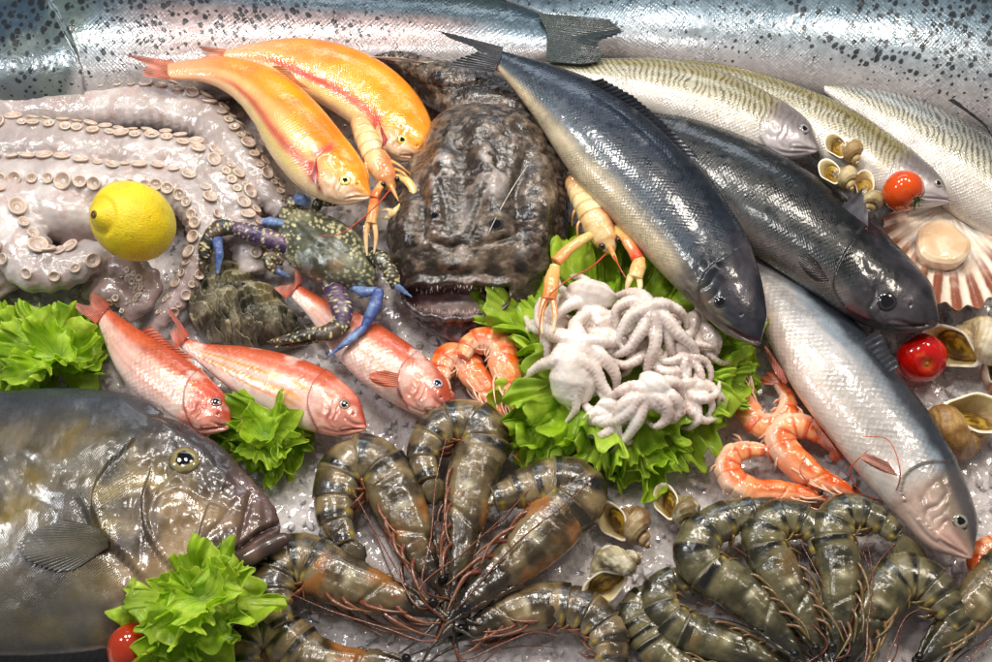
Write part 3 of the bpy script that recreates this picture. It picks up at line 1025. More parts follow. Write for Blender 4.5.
# --- John Dory
DORY = wet('john_dory_skin', .26, .9, .08, metal=.05, mottle=(30, .3), bump=(90, .25), bump2=(35, .4), cbump=.15, scales=(.0016, .15, .1, .15))
b = fish_body([(281, 516), (262, 492), (230, 457), (197, 430), (157, 405), (107, 391), (40, 388), (-60, 402), (-150, 440)],
              [(262, 552), (246, 580), (222, 604), (186, 624), (140, 640), (80, 652), (0, 655), (-80, 640), (-150, 560)],
              [.042, .045, .048, .05, .05, .05, .048, .045, .04], .24, 330, 150, .08, .03, .26)
r = root('john_dory', base_of(b), 'big flat grey John Dory with a jutting mouth, at the lower left', 'john dory')
H, S = b.H, b.S
n1, n2, n3 = nz(b, 10, 4, 3), nz(b, 28, 4, 8), nz(b, 70, 3, 5)
col = mix(c(42, 37, 26), c(98, 86, 60), ss(-.25, .3, n1 + .4 * n2))
col = mix(col, c(124, 104, 48), ss(-.05, .35, n2 - .4 * n1) * .85)
col = mix(col, c(44, 44, 50), ss(.1, .4, fbm(b.V3, 18, 4, 33)) * .6)
col = mix(col, c(52, 56, 62), ss(.55, .95, H + .15 * n1))
col = mix(col, c(74, 74, 70), ss(-.35, -.7, H) * .7)
col = mix(col, c(66, 62, 60), np.exp(-(dist_poly(b.px, [(20, 560), (90, 560)])[0] / 34) ** 2) * .6)
hm = ss(105, 150, b.px[..., 0] + .18 * (b.px[..., 1] - 500)) * b.top
hc = mix(c(72, 58, 46), c(146, 120, 90), ss(-.3, .35, n2 + .5 * n1))
hc = mix(hc, c(150, 128, 66), ss(.0, .35, fbm(b.V3, 22, 3, 41)) * .6)
hc = mix(hc, c(62, 54, 56), ss(.25, .7, H + .2 * n2))
hc = mix(hc, c(104, 76, 70), ss(215, 250, b.px[..., 0]) * .8)
col = mix(col, hc, hm * .85)
for poly, w, dep, cc, al in (
        ([(128, 448), (100, 478), (92, 500), (98, 525), (112, 545), (140, 575)], 12, .006, (60, 52, 50), .6),
        ([(150, 470), (142, 500), (146, 530), (160, 555), (178, 572)], 10, .004, (70, 58, 54), .6),
        ([(208, 505), (200, 530), (196, 560), (205, 585)], 9, .003, (70, 56, 56), .55)):
    e = step(b, poly, w, dep, -1)
    col = mix(col, c(*cc), e * al)
for poly, w, dep, cc, al in (
        ([(78, 505), (88, 530), (110, 552), (130, 568)], 5, .004, (56, 48, 46), .5),
        ([(280, 524), (262, 532), (240, 548), (222, 556)], 3, .007, (40, 26, 28), .8),
        ([(252, 492), (246, 516), (240, 540)], 3.5, .003, (70, 50, 54), .5),
        ([(160, 545), (150, 520), (158, 492), (176, 484), (205, 496), (225, 505)], 4, .002, (120, 100, 90), .4),
        ([(236, 500), (222, 520), (205, 540)], 3, .002, (80, 60, 62), .4),
        ([(120, 400), (160, 425), (196, 450), (225, 476)], 3, -.0018, (90, 88, 88), .3),
        ([(0, 440), (50, 470), (90, 470)], 6, .0016, (90, 90, 92), .3),
        ([(0, 470), (40, 500), (80, 505)], 6, .0016, (86, 88, 92), .3)):
    e = press(b, poly, w, dep)
    col = mix(col, c(*cc), e * al)
lump = fbm(b.V3, 55, 3, 12) * .003 * hm + fbm(b.V3, 20, 2, 15) * .0030 + fbm(b.V3, 110, 3, 18) * .0005
b.G = b.G + b.N * (lump * b.top)[..., None]
body_mesh(b, 'body', DORY, r, col, None, 1 - .7 * hm)
eye(b, r, 184, 460, 16, (132, 120, 80), .5, .42, (40, 36, 40))
fin(r, 'pectoral_fin', [(108, 530, .081), (108, 548, .08)], [(34, 512, .083), (14, 546, .082), (46, 586, .078)], (122, 114, 92), (104, 100, 92), 22, rayc=.3, oval=.5)
jaw = MB()
q = spl(P3([(222, 566, .05), (246, 558, .056), (268, 546, .06), (291, 536, .06)]), 40)
rad = np.interp(np.linspace(0, 1, 40), [0, .25, .7, .93, 1], [.008, .0095, .008, .006, .002])
jaw.tube(q, rad, 24, flat=.8, Col=mix(c(74, 56, 48), c(120, 92, 80), ss(-.4, .4, fbm(q, 40, 3, 2))))
jaw.build('lower_jaw', DORY, r)
fin(r, 'anal_fin', [(190, 622, .04), (120, 642, .04), (20, 652, .04), (-60, 642, .04)], [(180, 640, .03), (110, 664, .03), (10, 672, .03), (-70, 664, .03)],
    (80, 84, 88), (56, 56, 60), 30, DARKFIN)
# ---------------------------------------------------------------- octopus, baby octopuses, monkfish
OCTO = wet('octopus_skin', .2, 1.0, .04, sss=.35, ssss=.008, sssr=(1, .6, .5), mottle=(45, .14), bump=(170, .5), bump2=(60, .7), spec=.6, cbump=.35)


def lathe(mb, prof, cpt, ax, m=20, cols=None, sq=1.0):
    """profile [(radius, height)] spun round ax at cpt"""
    ax = unit(np.asarray(ax, float))
    a = unit(np.cross(ax, [.31, .93, .17])); bb = np.cross(ax, a)
    th = np.arange(m) / m * 2 * math.pi
    pr = np.asarray(prof, float)
    G = cpt + pr[:, 0][:, None, None] * (np.cos(th)[None, :, None] * a + sq * np.sin(th)[None, :, None] * bb) + pr[:, 1][:, None, None] * ax
    at = {}
    if cols is not None: at['Col'] = np.repeat(np.asarray(cols)[:, None], m, 1)
    return mb.grid(G, True, False, False, **at)


def sucker_mesh():
    mb = MB()
    prof = [(.55, -.9), (.6, -.3), (.72, .05), (.92, .22), (1.0, .34), (1.0, .44), (.92, .52), (.8, .5), (.66, .36), (.5, .26), (.36, .24), (.27, .16), (.2, -.1), (.0, -.2)]
    cs = [c(200, 182, 176), c(196, 176, 168), c(176, 150, 134), c(164, 132, 110), c(206, 182, 160), c(218, 202, 186), c(216, 200, 186), c(206, 182, 164), c(196, 170, 154),
          c(202, 178, 160), c(196, 168, 148), c(150, 116, 100), c(96, 70, 64), c(80, 60, 56)]
    lathe(mb, prof, np.zeros(3), (0, 0, 1), 28, cs)
    o = mb.build('tmp_sucker', wet('sucker_skin', .22, 1.0, .05, sss=.25, ssss=.004, mottle=(.4, .2), bump=(3, .2)))
    me = o.data
    bpy.data.objects.remove(o)
    me.name = 'sucker'
    return me


def place_mesh(me, name, parent, pos, nn, R, spin=0.0, sq=1.0):
    o = bpy.data.objects.new(name, me)
    scene.collection.objects.link(o)
    o.parent = parent
    o.location = pos - ORG[parent]
    q = Vector(nn).to_track_quat('Z', 'Y')
    o.rotation_mode = 'QUATERNION'
    o.rotation_quaternion = q
    o.scale = (R, R * sq, R)
    return o


def arm_field(V, arms):
    """nearest arm, place along it (metres) and direction from its axis, for each vertex"""
    best = np.full(len(V), 1e9); al = np.zeros(len(V)); dr = np.zeros((len(V), 3)); rr = np.ones(len(V)); idx = np.zeros(len(V), int); lat = np.zeros(len(V))
    for k, (q, rad) in enumerate(arms):
        L = np.concatenate([[0], np.cumsum(np.linalg.norm(np.diff(q, axis=0), axis=1))])
        A_ = frames(q)[1]
        for s in range(0, len(V), 8000):
            d = V[s:s + 8000, None] - q[None]
            dd = np.linalg.norm(d, axis=-1) - rad[None]
            j = dd.argmin(1)
            w = dd[np.arange(len(j)), j]
            m = w < best[s:s + 8000]
            sl = np.where(m)[0] + s
            best[sl] = w[m]; al[sl] = L[j[m]]; rr[sl] = rad[j[m]]; idx[sl] = k
            dr[sl] = d[np.arange(len(j)), j][m]
            lat[sl] = np.einsum('ij,ij->i', unit(dr[sl]), A_[j[m]])
    global LAT
    LAT = lat
    return best, al, unit(dr), rr, idx


def octopus():
    r = root('octopus', P(70, 190), 'large pale octopus with rows of suckers, coiled round the lemon', 'octopus')
    spec = [  # path (x, y, z, radius px), first/last share along it with suckers, turn of the sucker side, sucker size px, row spread
        ([(-60, 116, .03, 20), (0, 110, .03, 22), (60, 106, .034, 22), (110, 106, .036, 22), (155, 106, .038, 22), (200, 118, .04, 20), (232, 146, .042, 18), (256, 180, .04, 16), (285, 212, .03, 12)], .16, .97, -50, 7.6, 30),
        ([(-60, 150, .04, 22), (0, 144, .044, 24), (60, 146, .046, 24), (115, 152, .046, 22), (165, 156, .046, 22), (205, 172, .046, 21), (232, 202, .044, 20), (247, 240, .04, 17), (254, 275, .03, 13)], .05, .97, -40, 8.0, 30),
        ([(-50, 186, .045, 20), (10, 180, .05, 22), (60, 180, .052, 22), (110, 186, .052, 21), (155, 186, .05, 20), (190, 198, .05, 19), (206, 228, .048, 17), (198, 262, .042, 14), (180, 295, .032, 11), (160, 322, .022, 7), (148, 336, .016, 4)], .1, .95, -8, 8.2, 62),
        ([(-40, 205, .05, 26), (0, 214, .052, 26), (18, 244, .05, 25), (38, 268, .046, 22), (66, 268, .044, 19), (90, 258, .042, 17), (110, 256, .036, 12)], .14, .95, 4, 10.0, 66),
        ([(60, 262, .02, 16), (95, 262, .03, 15), (128, 268, .034, 13), (148, 284, .03, 12), (142, 304, .026, 10), (126, 312, .022, 7), (134, 322, .02, 4)], .5, .95, 40, 4.2, 30),
        ([(90, 285, .016, 14), (112, 290, .024, 13), (130, 300, .022, 10), (140, 318, .016, 5)], .5, .6, 60, 4, 30),
        ([(-40, 290, .02, 22), (0, 270, .03, 24), (14, 292, .016, 16)], .9, .95, 60, 4, 30),
    ]
    arms, mb = [], MB()
    for path, *_ in spec:
        a = np.array(path, float)
        w = np.array([r_ * 1.14 * np.linalg.norm(CAM - P(x, y, z)) / _F for x, y, z, r_ in path])
        q = spl(np.concatenate([P3(a[:, :3]), w[:, None]], 1), 150)
        arms.append((q[:, :3], q[:, 3]))
        mb.tube(q[:, :3], q[:, 3], 28, flat=.68)
    rg = np.random.default_rng(5)
    spots_ = []
    for ai, ((q, rad), (path, s0, s1, turn, sz, spread)) in enumerate(zip(arms, spec)):
        T_, A, B = frames(q)
        L = np.concatenate([[0], np.cumsum(np.linalg.norm(np.diff(q, axis=0), axis=1))])
        k = np.linalg.norm(CAM - q[60]) / _F
        s = s0 * L[-1]
        side = 1
        while s < s1 * L[-1]:
            i = int(np.interp(s, L, np.arange(len(L))))
            R = sz * k * (rad[i] / rad[:100].max()) ** .55 * rg.uniform(.6, 1.14)
            ang = math.radians(turn + side * spread * .5 * rg.uniform(.85, 1.15) * (1.1 if rad[i] > .012 else 1.4))
            dirv = unit(B[i] * math.cos(ang) + A[i] * math.sin(ang))
            if dirv[2] > -.25:
                spots_.append((R + (.01 if ai in (2, 3) else 0), q[i] + dirv * [1, 1, .74] * rad[i] * .97, unit(dirv + .16 * rg.normal(size=3) + [0, 0, .25]), R, rg.uniform(.82, 1.0)))
            s += R * (rg.uniform(1.0, 1.3) if spread > 10 else rg.uniform(1.7, 2.3))
            if spread > 10: side = -side
    ph_ = np.linspace(.1, math.pi - .1, 7); th_ = np.arange(10) / 10 * 2 * math.pi
    ball = np.stack([np.sin(ph_)[:, None] * np.cos(th_), np.sin(ph_)[:, None] * np.sin(th_), np.repeat(np.cos(ph_)[:, None], 10, 1)], -1)
    for _, pos, nn, R, sq in spots_: mb.grid(pos - nn * R * 1.0 + ball * R * 1.2, True, True, True)
    # mantle and web joining the arms at the left
    for (x, y, z, rx, ry, rz, rot) in ((20, 205, .034, 74, 34, .036, .25), (-40, 160, .03, 60, 70, .05, 0), (62, 214, .036, 46, 26, .034, .35)):
        cpt = P(x, y, z); k = np.linalg.norm(CAM - cpt) / _F
        ph = np.linspace(.02, math.pi - .02, 24); th = np.arange(36) / 36 * 2 * math.pi
        lx, ly = np.cos(th)[None] * np.sin(ph)[:, None] * rx * k, np.sin(th)[None] * np.sin(ph)[:, None] * ry * k * 1.1
        cr, sr = math.cos(-rot), math.sin(-rot)
        G = np.stack([lx * cr - ly * sr, lx * sr + ly * cr, np.repeat(np.cos(ph)[:, None] * rz, 36, 1)], -1) + cpt
        mb.grid(G, True, True, True)
    V, N, Q, T = remesh(mb, .0022, 5, .5)
    d, al, dr, rr, idx = arm_field(V, arms)
    near = ss(.006, .0, d)
    ribs = np.sin(al * 2 * math.pi / .0125 + 1.5 * vn(V * 40, 3)) * near * ss(.75, .2, dr[:, 2]) * ss(.004, .012, rr)
    pucker = fbm(V, 45, 3, 4)
    V = V + N * (ribs * .0012 + pucker * .0016 + .0007 * fbm(V, 130, 3, 9))[:, None]
    n1, n2 = fbm(V, 14, 4, 2), fbm(V, 60, 3, 6)
    col = mix(c(174, 161, 157), c(207, 198, 194), ss(-.3, .4, n1))
    col = mix(col, c(172, 140, 132), ss(.0, .5, n2 + n1 * .5) * .5)
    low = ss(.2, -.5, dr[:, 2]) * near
    col = mix(col, c(116, 90, 94), low * .8)  # crevice shade between the arms, painted into the skin colour
    col = mix(col, c(158, 128, 120), (idx >= 4) * near * .6)
    col = mix(col, c(190, 160, 158), (idx == 2) * near * ss(.30, .45, al) * .7)
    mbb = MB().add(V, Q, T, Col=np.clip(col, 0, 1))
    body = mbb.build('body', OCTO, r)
    me = sucker_mesh()
    spots_.sort(key=lambda w: -w[0])
    for _, pos, nn, R, sq in spots_[:99]:
        place_mesh(me, 'sucker', body, pos - nn * R * .12, nn, R, 0, sq)
    rest = MB()
    for _, pos, nn, R, sq in spots_[99:]:
        lathe(rest, [(.6 * R, -.5 * R), (.85 * R, .05 * R), (R, .3 * R), (.86 * R, .4 * R), (.5 * R, .2 * R), (0, -.1 * R)], pos, nn, 14,
              [c(200, 182, 176), c(170, 144, 126), c(206, 180, 150), c(220, 200, 178), c(196, 170, 154), c(120, 90, 80)])
    if rest.n:
        o = rest.build('small_suckers', OCTO, body)
        o['kind'] = 'stuff'


octopus()

BABY = wet('baby_octopus_skin', .16, 1.0, .05, sss=.55, ssss=.007, sssr=(1, .75, .6), mottle=(60, .12), bump=(200, .12), spec=.6, cbump=.1)


def baby(cx, cy, z, mantle, arms, label, tone, seed, r0=6.2, mr=15):
    cx, cy = 618 + (cx - 618) * .9, 352 + (cy - 352) * .9
    mantle = (618 + (mantle[0] - 618) * .9, 352 + (mantle[1] - 352) * .9, mantle[2])
    rg = np.random.default_rng(seed)
    k = np.linalg.norm(CAM - P(cx, cy, z)) / _F
    curlk = 2.5
    mb, lst = MB(), []
    cpt = P(cx, cy, z)
    arms = list(arms)
    while len(arms) < 8:
        an = rg.uniform(0, 6.28)
        arms.append((math.cos(an) * rg.uniform(34, 52), math.sin(an) * rg.uniform(34, 52), z * rg.uniform(.6, .95), rg.choice([-1, 1]) * rg.uniform(.8, 1.5)))
    for (dx, dy, zend, curl) in arms:
        n = 5
        pts = []
        a0 = math.atan2(dy, dx); ln = math.hypot(dx, dy) * 1.25
        x, y = cx, cy
        for i in range(n + 1):
            t = i / n
            zz = z * (1 - t) + zend * t + (.008 * math.sin(t * math.pi) if i else -.002) + rg.normal() * .0014 * (i > 0)
            pts.append((x, y, zz, max(1.8, 1.3 * r0 * (1 - .8 * t))))
            a = a0 + curl * curlk * t ** 1.2 + rg.normal() * .2
            x += math.cos(a) * ln / n; y += math.sin(a) * ln / n * .95
        p = np.array(pts)
        q = spl(np.concatenate([P3(p[:, :3]), p[:, 3:] * k], 1), 90)
        L = np.concatenate([[0], np.cumsum(np.linalg.norm(np.diff(q[:, :3], axis=0), axis=1))])
        mb.tube(q[:, :3], q[:, 3], 14)
        lst.append((q[:, :3], q[:, 3]))
    mx, my, mz = mantle
    mpt = P(mx, my, mz)
    ax = mpt - cpt
    q = np.linspace(0, 1, 40)
    pts = cpt + ax * (q * 1.25 - .15)[:, None]
    prof = np.interp(q, [0, .12, .3, .6, .85, .95, 1], [.45, .62, .85, 1.0, .75, .45, .1])
    mb.tube(pts, prof * mr * 1.3 * k, 26, flat=.85)
    V, N, Q, T = remesh(mb, .0009, 4, .5)
    n1, n2 = fbm(V, 40, 3, seed), fbm(V, 130, 3, seed + 5)
    V = V + N * (n2 * .0005 + n1 * .0005)[:, None]
    d, al, dr, rr, idx = arm_field(V, lst)
    on = ss(.0025, .0, d) * ss(.004, .012, al)
    pitch = np.maximum(rr * 1.15, .0022)
    bead = np.maximum(0, np.cos(al * 2 * math.pi / .0042 + (LAT > 0) * 2.2)) * ss(.35, .6, np.abs(LAT)) * ss(1.0, .8, np.abs(LAT)) * on
    V = V + N * (bead * .00042 * ss(.001, .004, rr) + .0003 * fbm(V, 150, 2, seed + 7))[:, None]
    col = mix(c(247, 238, 231), c(234, 218, 207), ss(-.3, .4, n1))
    tip = ss(.02, .07, al) * ss(.003, .0, d)
    col = mix(col, c(*tone), np.clip(tip * .55 + .45 * ss(.0, .5, n2 + n1) * ss(.003, .0, d), 0, 1) * .5)
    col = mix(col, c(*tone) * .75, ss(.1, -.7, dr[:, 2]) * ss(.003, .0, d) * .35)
    col = mix(col, c(*tone) * .8, on * ss(.25, .5, np.abs(LAT)) * (bead < .25) * .22)
    col = mix(col, c(236, 220, 206), bead * .5)
    col = mix(col, c(*tone) * .7, ss(.1, .5, fbm(V, 60, 3, seed + 11)) * .25)
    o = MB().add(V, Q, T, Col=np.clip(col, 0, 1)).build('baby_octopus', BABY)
    tag(o, label, 'baby octopus', 'pale baby octopuses heaped on lettuce')
    return o


baby(586, 300, .07, (592, 278, .072), [(-34, -14, .05, .5), (-30, 18, .045, -.6), (30, -12, .05, 1.2), (34, 22, .05, -.8), (-8, 40, .05, .7), (14, 44, .05, -.7)],
     'white baby octopus under the langoustine, furthest back on the lettuce', (200, 180, 176), 1, 6.5, 20)
baby(574, 346, .082, (566, 408, .05), [(-58, 10, .042, -.5), (-44, 52, .035, -.7), (-52, -26, .045, .6), (16, 66, .045, .35), (30, 58, .05, -.3), (44, -16, .06, .8), (-8, -46, .06, .7), (58, 20, .05, .9)],
     'white baby octopus with a smooth drop shaped head, left on the lettuce', (214, 190, 180), 2, 8.6, 20)
baby(651, 352, .066, (660, 362, .06), [(60, 20, .045, .7), (54, -34, .05, 1.0), (20, 52, .05, -1.0), (-40, 30, .055, 1.1), (-50, -16, .05, -1.2), (6, -56, .055, 1.2), (44, 50, .05, -1.2)],
     'greyish baby octopus squeezed between the others in the middle of the lettuce', (176, 140, 134), 7, 5.4, 12)
baby(652, 304, .094, (642, 300, .086), [(40, -14, .07, .9), (56, 30, .05, .8), (48, 66, .05, .3), (8, 76, .05, .3), (-18, 62, .055, .5), (-44, 22, .07, -.8), (-50, -6, .07, -1.0), (-20, -32, .07, -.7)],
     'baby octopus with dark brown arms draped over the heap, upper right of the lettuce', (150, 112, 104), 4, 7.4, 12)
baby(652, 398, .08, (664, 380, .082), [(-52, 8, .05, -1.0), (-40, 44, .045, .5), (-16, 58, .035, .3), (18, 46, .04, -1.2), (40, 26, .05, 1.5), (50, -10, .055, 1.6), (-30, -26, .06, -1.0), (30, -34, .06, 1.4)],
     'plump white baby octopus with curled arms at the front of the lettuce', (206, 180, 176), 5, 7.8, 14)
baby(694, 352, .068, (684, 340, .068), [(28, 38, .045, .6), (40, 24, .045, .7), (14, 54, .045, .9), (-10, 46, .05, -.8), (22, -22, .055, 1.0), (-30, 20, .06, .9)],
     'small brownish baby octopus with thin trailing arms at the right of the lettuce', (160, 126, 120), 6, 4.6, 10)

baby(612, 328, .066, (606, 316, .066), [(40, 30, .05, 1.0), (-36, 30, .05, -1.0), (46, -8, .055, .9), (-42, -18, .05, .9), (6, 46, .05, 1.3), (24, 44, .05, -1.2)],
     'white baby octopus buried in the middle of the heap behind the front ones', (206, 178, 168), 8, 6.6, 14)
baby(694, 398, .058, (690, 384, .06), [(26, 34, .04, 1.1), (38, 4, .045, 1.2), (34, -28, .045, -1.0), (-30, 36, .045, 1.0), (4, 46, .04, -1.0)],
     'white baby octopus lowest at the right front of the lettuce', (200, 168, 158), 9, 6.2, 13)

baby(548, 322, .05, (556, 312, .052), [(-34, 12, .03, .9), (-20, 34, .03, -.8), (10, 40, .03, 1.0), (-30, -14, .035, -.9)],
     'pale baby octopus tucked under the left edge of the heap by the monkfish mouth', (206, 180, 170), 10, 6.0, 12)
baby(612, 420, .056, (612, 404, .06), [(-34, 26, .03, 1.0), (-10, 40, .03, -1.1), (20, 36, .03, 1.1), (40, 10, .04, -1.0), (-40, 0, .04, 1.0)],
     'pale baby octopus between the drop shaped one and the front curled one', (206, 176, 166), 12, 6.4, 13)
baby(706, 322, .06, (694, 318, .064), [(26, 34, .04, .6), (34, 14, .045, .9), (12, 50, .04, -.7), (20, -22, .045, -.9), (-30, 30, .06, 1.0)],
     'brownish baby octopus nearest to the steel blue sea bass head', (156, 118, 110), 14, 5.6, 11)

# --- monkfish
MONK = wet('monkfish_skin', .2, 1.0, .05, sss=.1, ssss=.004, mottle=(90, .4), bump=(150, .8), bump2=(320, .5), rvar=.14, cbump=.8)


def monkfish():
    b = fish_body([(440, 338), (419, 322), (403, 300), (391, 270), (387, 240), (394, 208), (409, 174), (427, 144), (442, 114), (414, 92), (392, 76), (366, 66)],
                  [(488, 339), (513, 325), (532, 302), (552, 274), (565, 242), (569, 200), (564, 162), (556, 130), (538, 104), (504, 82), (455, 70), (415, 60)],
                  [.022, .026, .034, .044, .048, .048, .046, .045, .045, .04, .036, .034], .56, 400, 280, math.pi / 2, .035, .72, .2, .5)
    r = root('monkfish', base_of(b), 'dark brown monkfish with a wide open mouth, in the middle of the ice', 'monkfish')
    X, Y = b.px[..., 0], b.px[..., 1]
    n1, n2, n3 = nz(b, 16, 4, 3), nz(b, 42, 4, 9), nz(b, 110, 3, 5)
    N = b.N.copy()

    def bump(x, y, wx, wy, h, rot=0.0):
        cr, sr = math.cos(rot), math.sin(rot)
        u, v = (X - x) * cr + (Y - y) * sr, -(X - x) * sr + (Y - y) * cr
        g = np.exp(-((u / wx) ** 2 + (v / wy) ** 2)) * b.top
        b.G = b.G + N * (h * g)[..., None]
        return g

    bump(484, 152, 66, 34, .012)
    # low brow ridges, shallow trough, cheeks, snout knob, dome of the nape
    bump(463, 190, 9, 50, -.006, .03); bump(490, 186, 10, 38, .007, -.25); bump(440, 182, 10, 38, .006, .2)
    bump(500, 218, 12, 8, .005); bump(432, 212, 10, 7, .004); bump(540, 212, 18, 42, .010); bump(408, 230, 12, 34, .008)
    bump(458, 264, 18, 7, .006); bump(484, 128, 44, 20, .012)
    for poly, w, dep in (([(424, 150), (436, 118), (478, 100), (522, 108), (548, 136)], 4, .011), ([(524, 160), (516, 200), (524, 244)], 6, .009), ([(416, 180), (424, 214), (420, 246)], 5, .007),
                         ([(430, 240), (450, 248), (462, 244)], 3.5, .006), ([(478, 246), (500, 240), (522, 232)], 3.5, .006), ([(470, 236), (480, 205), (498, 168)], 3, .006),
                         ([(448, 232), (444, 200), (434, 168)], 3, .006), ([(545, 150), (558, 190), (552, 240)], 4, .005), ([(446, 150), (470, 156), (500, 148)], 4, .005),
                         ([(425, 92), (470, 98), (520, 94)], 4, .004), ([(408, 82), (450, 88), (490, 82)], 3, .003)):
        d, pos = dist_poly(b.px, spl(poly, 24))
        e = np.exp(-(d / w) ** 2) * b.top * np.sin(np.clip(pos, .04, .96) * math.pi) ** .4
        b.G = b.G - N * (dep * .65 * e)[..., None]
    # mouth
    u = (X - 458) / 50
    arch = np.sqrt(np.clip(1 - u ** 2, 0, 1))
    yu, yl = 286 + 3 * u ** 2 + 1.5 * np.sin(X * .22), 290 + 23 * arch ** .8 + 1.0 * np.sin(X * .3)
    ins = ss(-2.5, 3, Y - yu) * ss(-2.5, 3.5, yl - Y) * (np.abs(u) < 1) * b.top
    lipu = np.exp(-((Y - yu + 5) / 4.5) ** 2) * (np.abs(u) < 1.05) * b.top
    lipl = np.exp(-((Y - yl - 5) / 5) ** 2) * (np.abs(u) < 1.05) * b.top
    b.G = b.G + N * (.007 * lipu + .008 * lipl)[..., None] + np.array([0, .008, -.022]) * (ins * (.6 + .4 * arch))[..., None]
    b.G = b.G + N * (b.top * (1 - ins) * (.0026 * n1 + .0018 * n2 + .0016 * n3 + .0008 * fbm(b.V3, 240, 2, 6)))[..., None]
    b.G = b.G + np.array([0, 0, 1]) * (ins * (.002 * n2 + .008 * np.exp(-(((X - 458) / 22) ** 2 + ((Y - 304) / 7) ** 2))))[..., None]
    col = mix(c(56, 46, 38), c(120, 103, 86), ss(-.3, .3, .5 * n1 + .9 * n2 + .6 * n3))
    col = mix(col, c(30, 25, 25), ss(.08, .32, n2 + .4 * n3))
    col = mix(col, c(122, 86, 62), (np.exp(-(((X - 426) / 13) ** 2 + ((Y - 150) / 28) ** 2)) + .7 * np.exp(-(((X - 436) / 10) ** 2 + ((Y - 222) / 24) ** 2))) * ss(-.4, .3, n1) * .8)
    pale = 1.3 * np.exp(-(((X - 443) / 11) ** 2 + ((Y - 178) / 20) ** 2) ** 2) + 1.3 * np.exp(-(((X - 493) / 14) ** 2 + ((Y - 178) / 22) ** 2) ** 2) + .6 * np.exp(-(((X - 466) / 9) ** 2 + ((Y - 228) / 30) ** 2)) + .5 * np.exp(-(((X - 520) / 9) ** 2 + ((Y - 250) / 9) ** 2))
    col = mix(col, c(190, 178, 172), np.clip(pale, 0, 1) * ss(-.25, .1, n2 + n3) * .8)
    col = mix(col, c(134, 120, 112), np.exp(-(dist_poly(b.px, spl([(430, 142), (442, 114), (480, 97), (522, 104)], 20))[0] / 3) ** 2) * .6)
    w = np.abs(vn(b.V3 * 150, 8)) + .5 * np.abs(vn(b.V3 * 260, 3))
    net = ss(.16, .04, w) * (np.exp(-(((X - 482) / 36) ** 2 + ((Y - 118) / 14) ** 2)) + np.exp(-(((X - 478) / 26) ** 2 + ((Y - 146) / 10) ** 2)))
    col = mix(col, c(14, 12, 14), np.clip(net * 1.4, 0, 1) * .9)
    col = mix(col, c(150, 132, 120), ss(.22, .45, n3) * .45)
    col = mix(col, c(146, 116, 120), np.clip(lipu + lipl, 0, 1) * ss(-.3, .3, n2 + n3) * .6)
    jaw = ss(-2, 5, Y - yl) * b.top
    col = mix(col, mix(c(58, 46, 52), c(128, 108, 114), ss(-.3, .3, n2 + n3)), jaw * .8)
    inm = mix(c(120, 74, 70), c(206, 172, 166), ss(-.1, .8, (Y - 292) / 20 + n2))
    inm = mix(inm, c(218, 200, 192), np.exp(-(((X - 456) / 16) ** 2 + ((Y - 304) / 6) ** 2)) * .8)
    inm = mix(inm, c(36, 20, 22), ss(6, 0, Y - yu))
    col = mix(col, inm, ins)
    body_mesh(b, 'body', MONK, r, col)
    eye(b, r, 497, 224, 7, (60, 66, 72), .7, .25, (60, 50, 48))
    eye(b, r, 434, 215, 4.5, (60, 60, 66), .7, .25, (60, 50, 48))
    te = MB()
    rg = np.random.default_rng(2)

    def at(x, y):
        d = np.hypot(b_px[..., 0] - x, b_px[..., 1] - y) + (b.top < .5) * 1e3
        return b.G[np.unravel_index(np.argmin(d), d.shape)]

    b_px = np.stack([X, Y], -1)
    for x in np.linspace(416, 504, 36):
        uu = (x - 458) / 50
        for y, sg in ((290 + 23 * math.sqrt(max(0, 1 - uu * uu)) ** .8 + 1 + rg.normal(), 1), (286 + 3 * uu ** 2 - 1 + rg.normal(), -1)):
            p = at(x + rg.normal(), y) - [0, 0, .001]
            h = rg.uniform(.0035, .0075) * (1 if sg > 0 else .8)
            d = unit(np.array([rg.normal() * .2, .35 if sg > 0 else -.75, .9 if sg > 0 else -.35]))
            te.tube(np.array([p, p + d * h * .6, p + d * h + [0, .15 * h, 0]]), [h * .13, h * .09, .0001], 6, Col=c(216, 204, 186))
    te.build('teeth', EYE, r)
    fl = MB()
    fl.tube(spl(P3([(488, 234, .1), (500, 210, .106), (514, 186, .11), (527, 166, .102)]), 40), .0005, 6, Col=c(206, 196, 186))
    fl.build('fishing_spine', EYE, r)
    fin(r, 'pectoral_fin', [(548, 130, .06), (560, 165, .055)], [(566, 118, .06), (580, 170, .05)], (70, 60, 58), (50, 44, 44), 12, DARKFIN)


monkfish()
# ---------------------------------------------------------------- prawns, langoustines, crab
RAW = wet('raw_prawn_shell', .2, 1.0, .07, sss=.12, ssss=.004, mottle=(70, .32), bump=(150, .45), bump2=(45, .5), spec=.6, cbump=.3)
COOKED = wet('cooked_prawn_shell', .2, 1.0, .05, sss=.25, ssss=.004, sssr=(1, .4, .2), mottle=(120, .14), bump=(200, .3))
LIMB = wet('thin_limb', .25, .9, .06, mottle=(150, .2), bump=(200, .15))


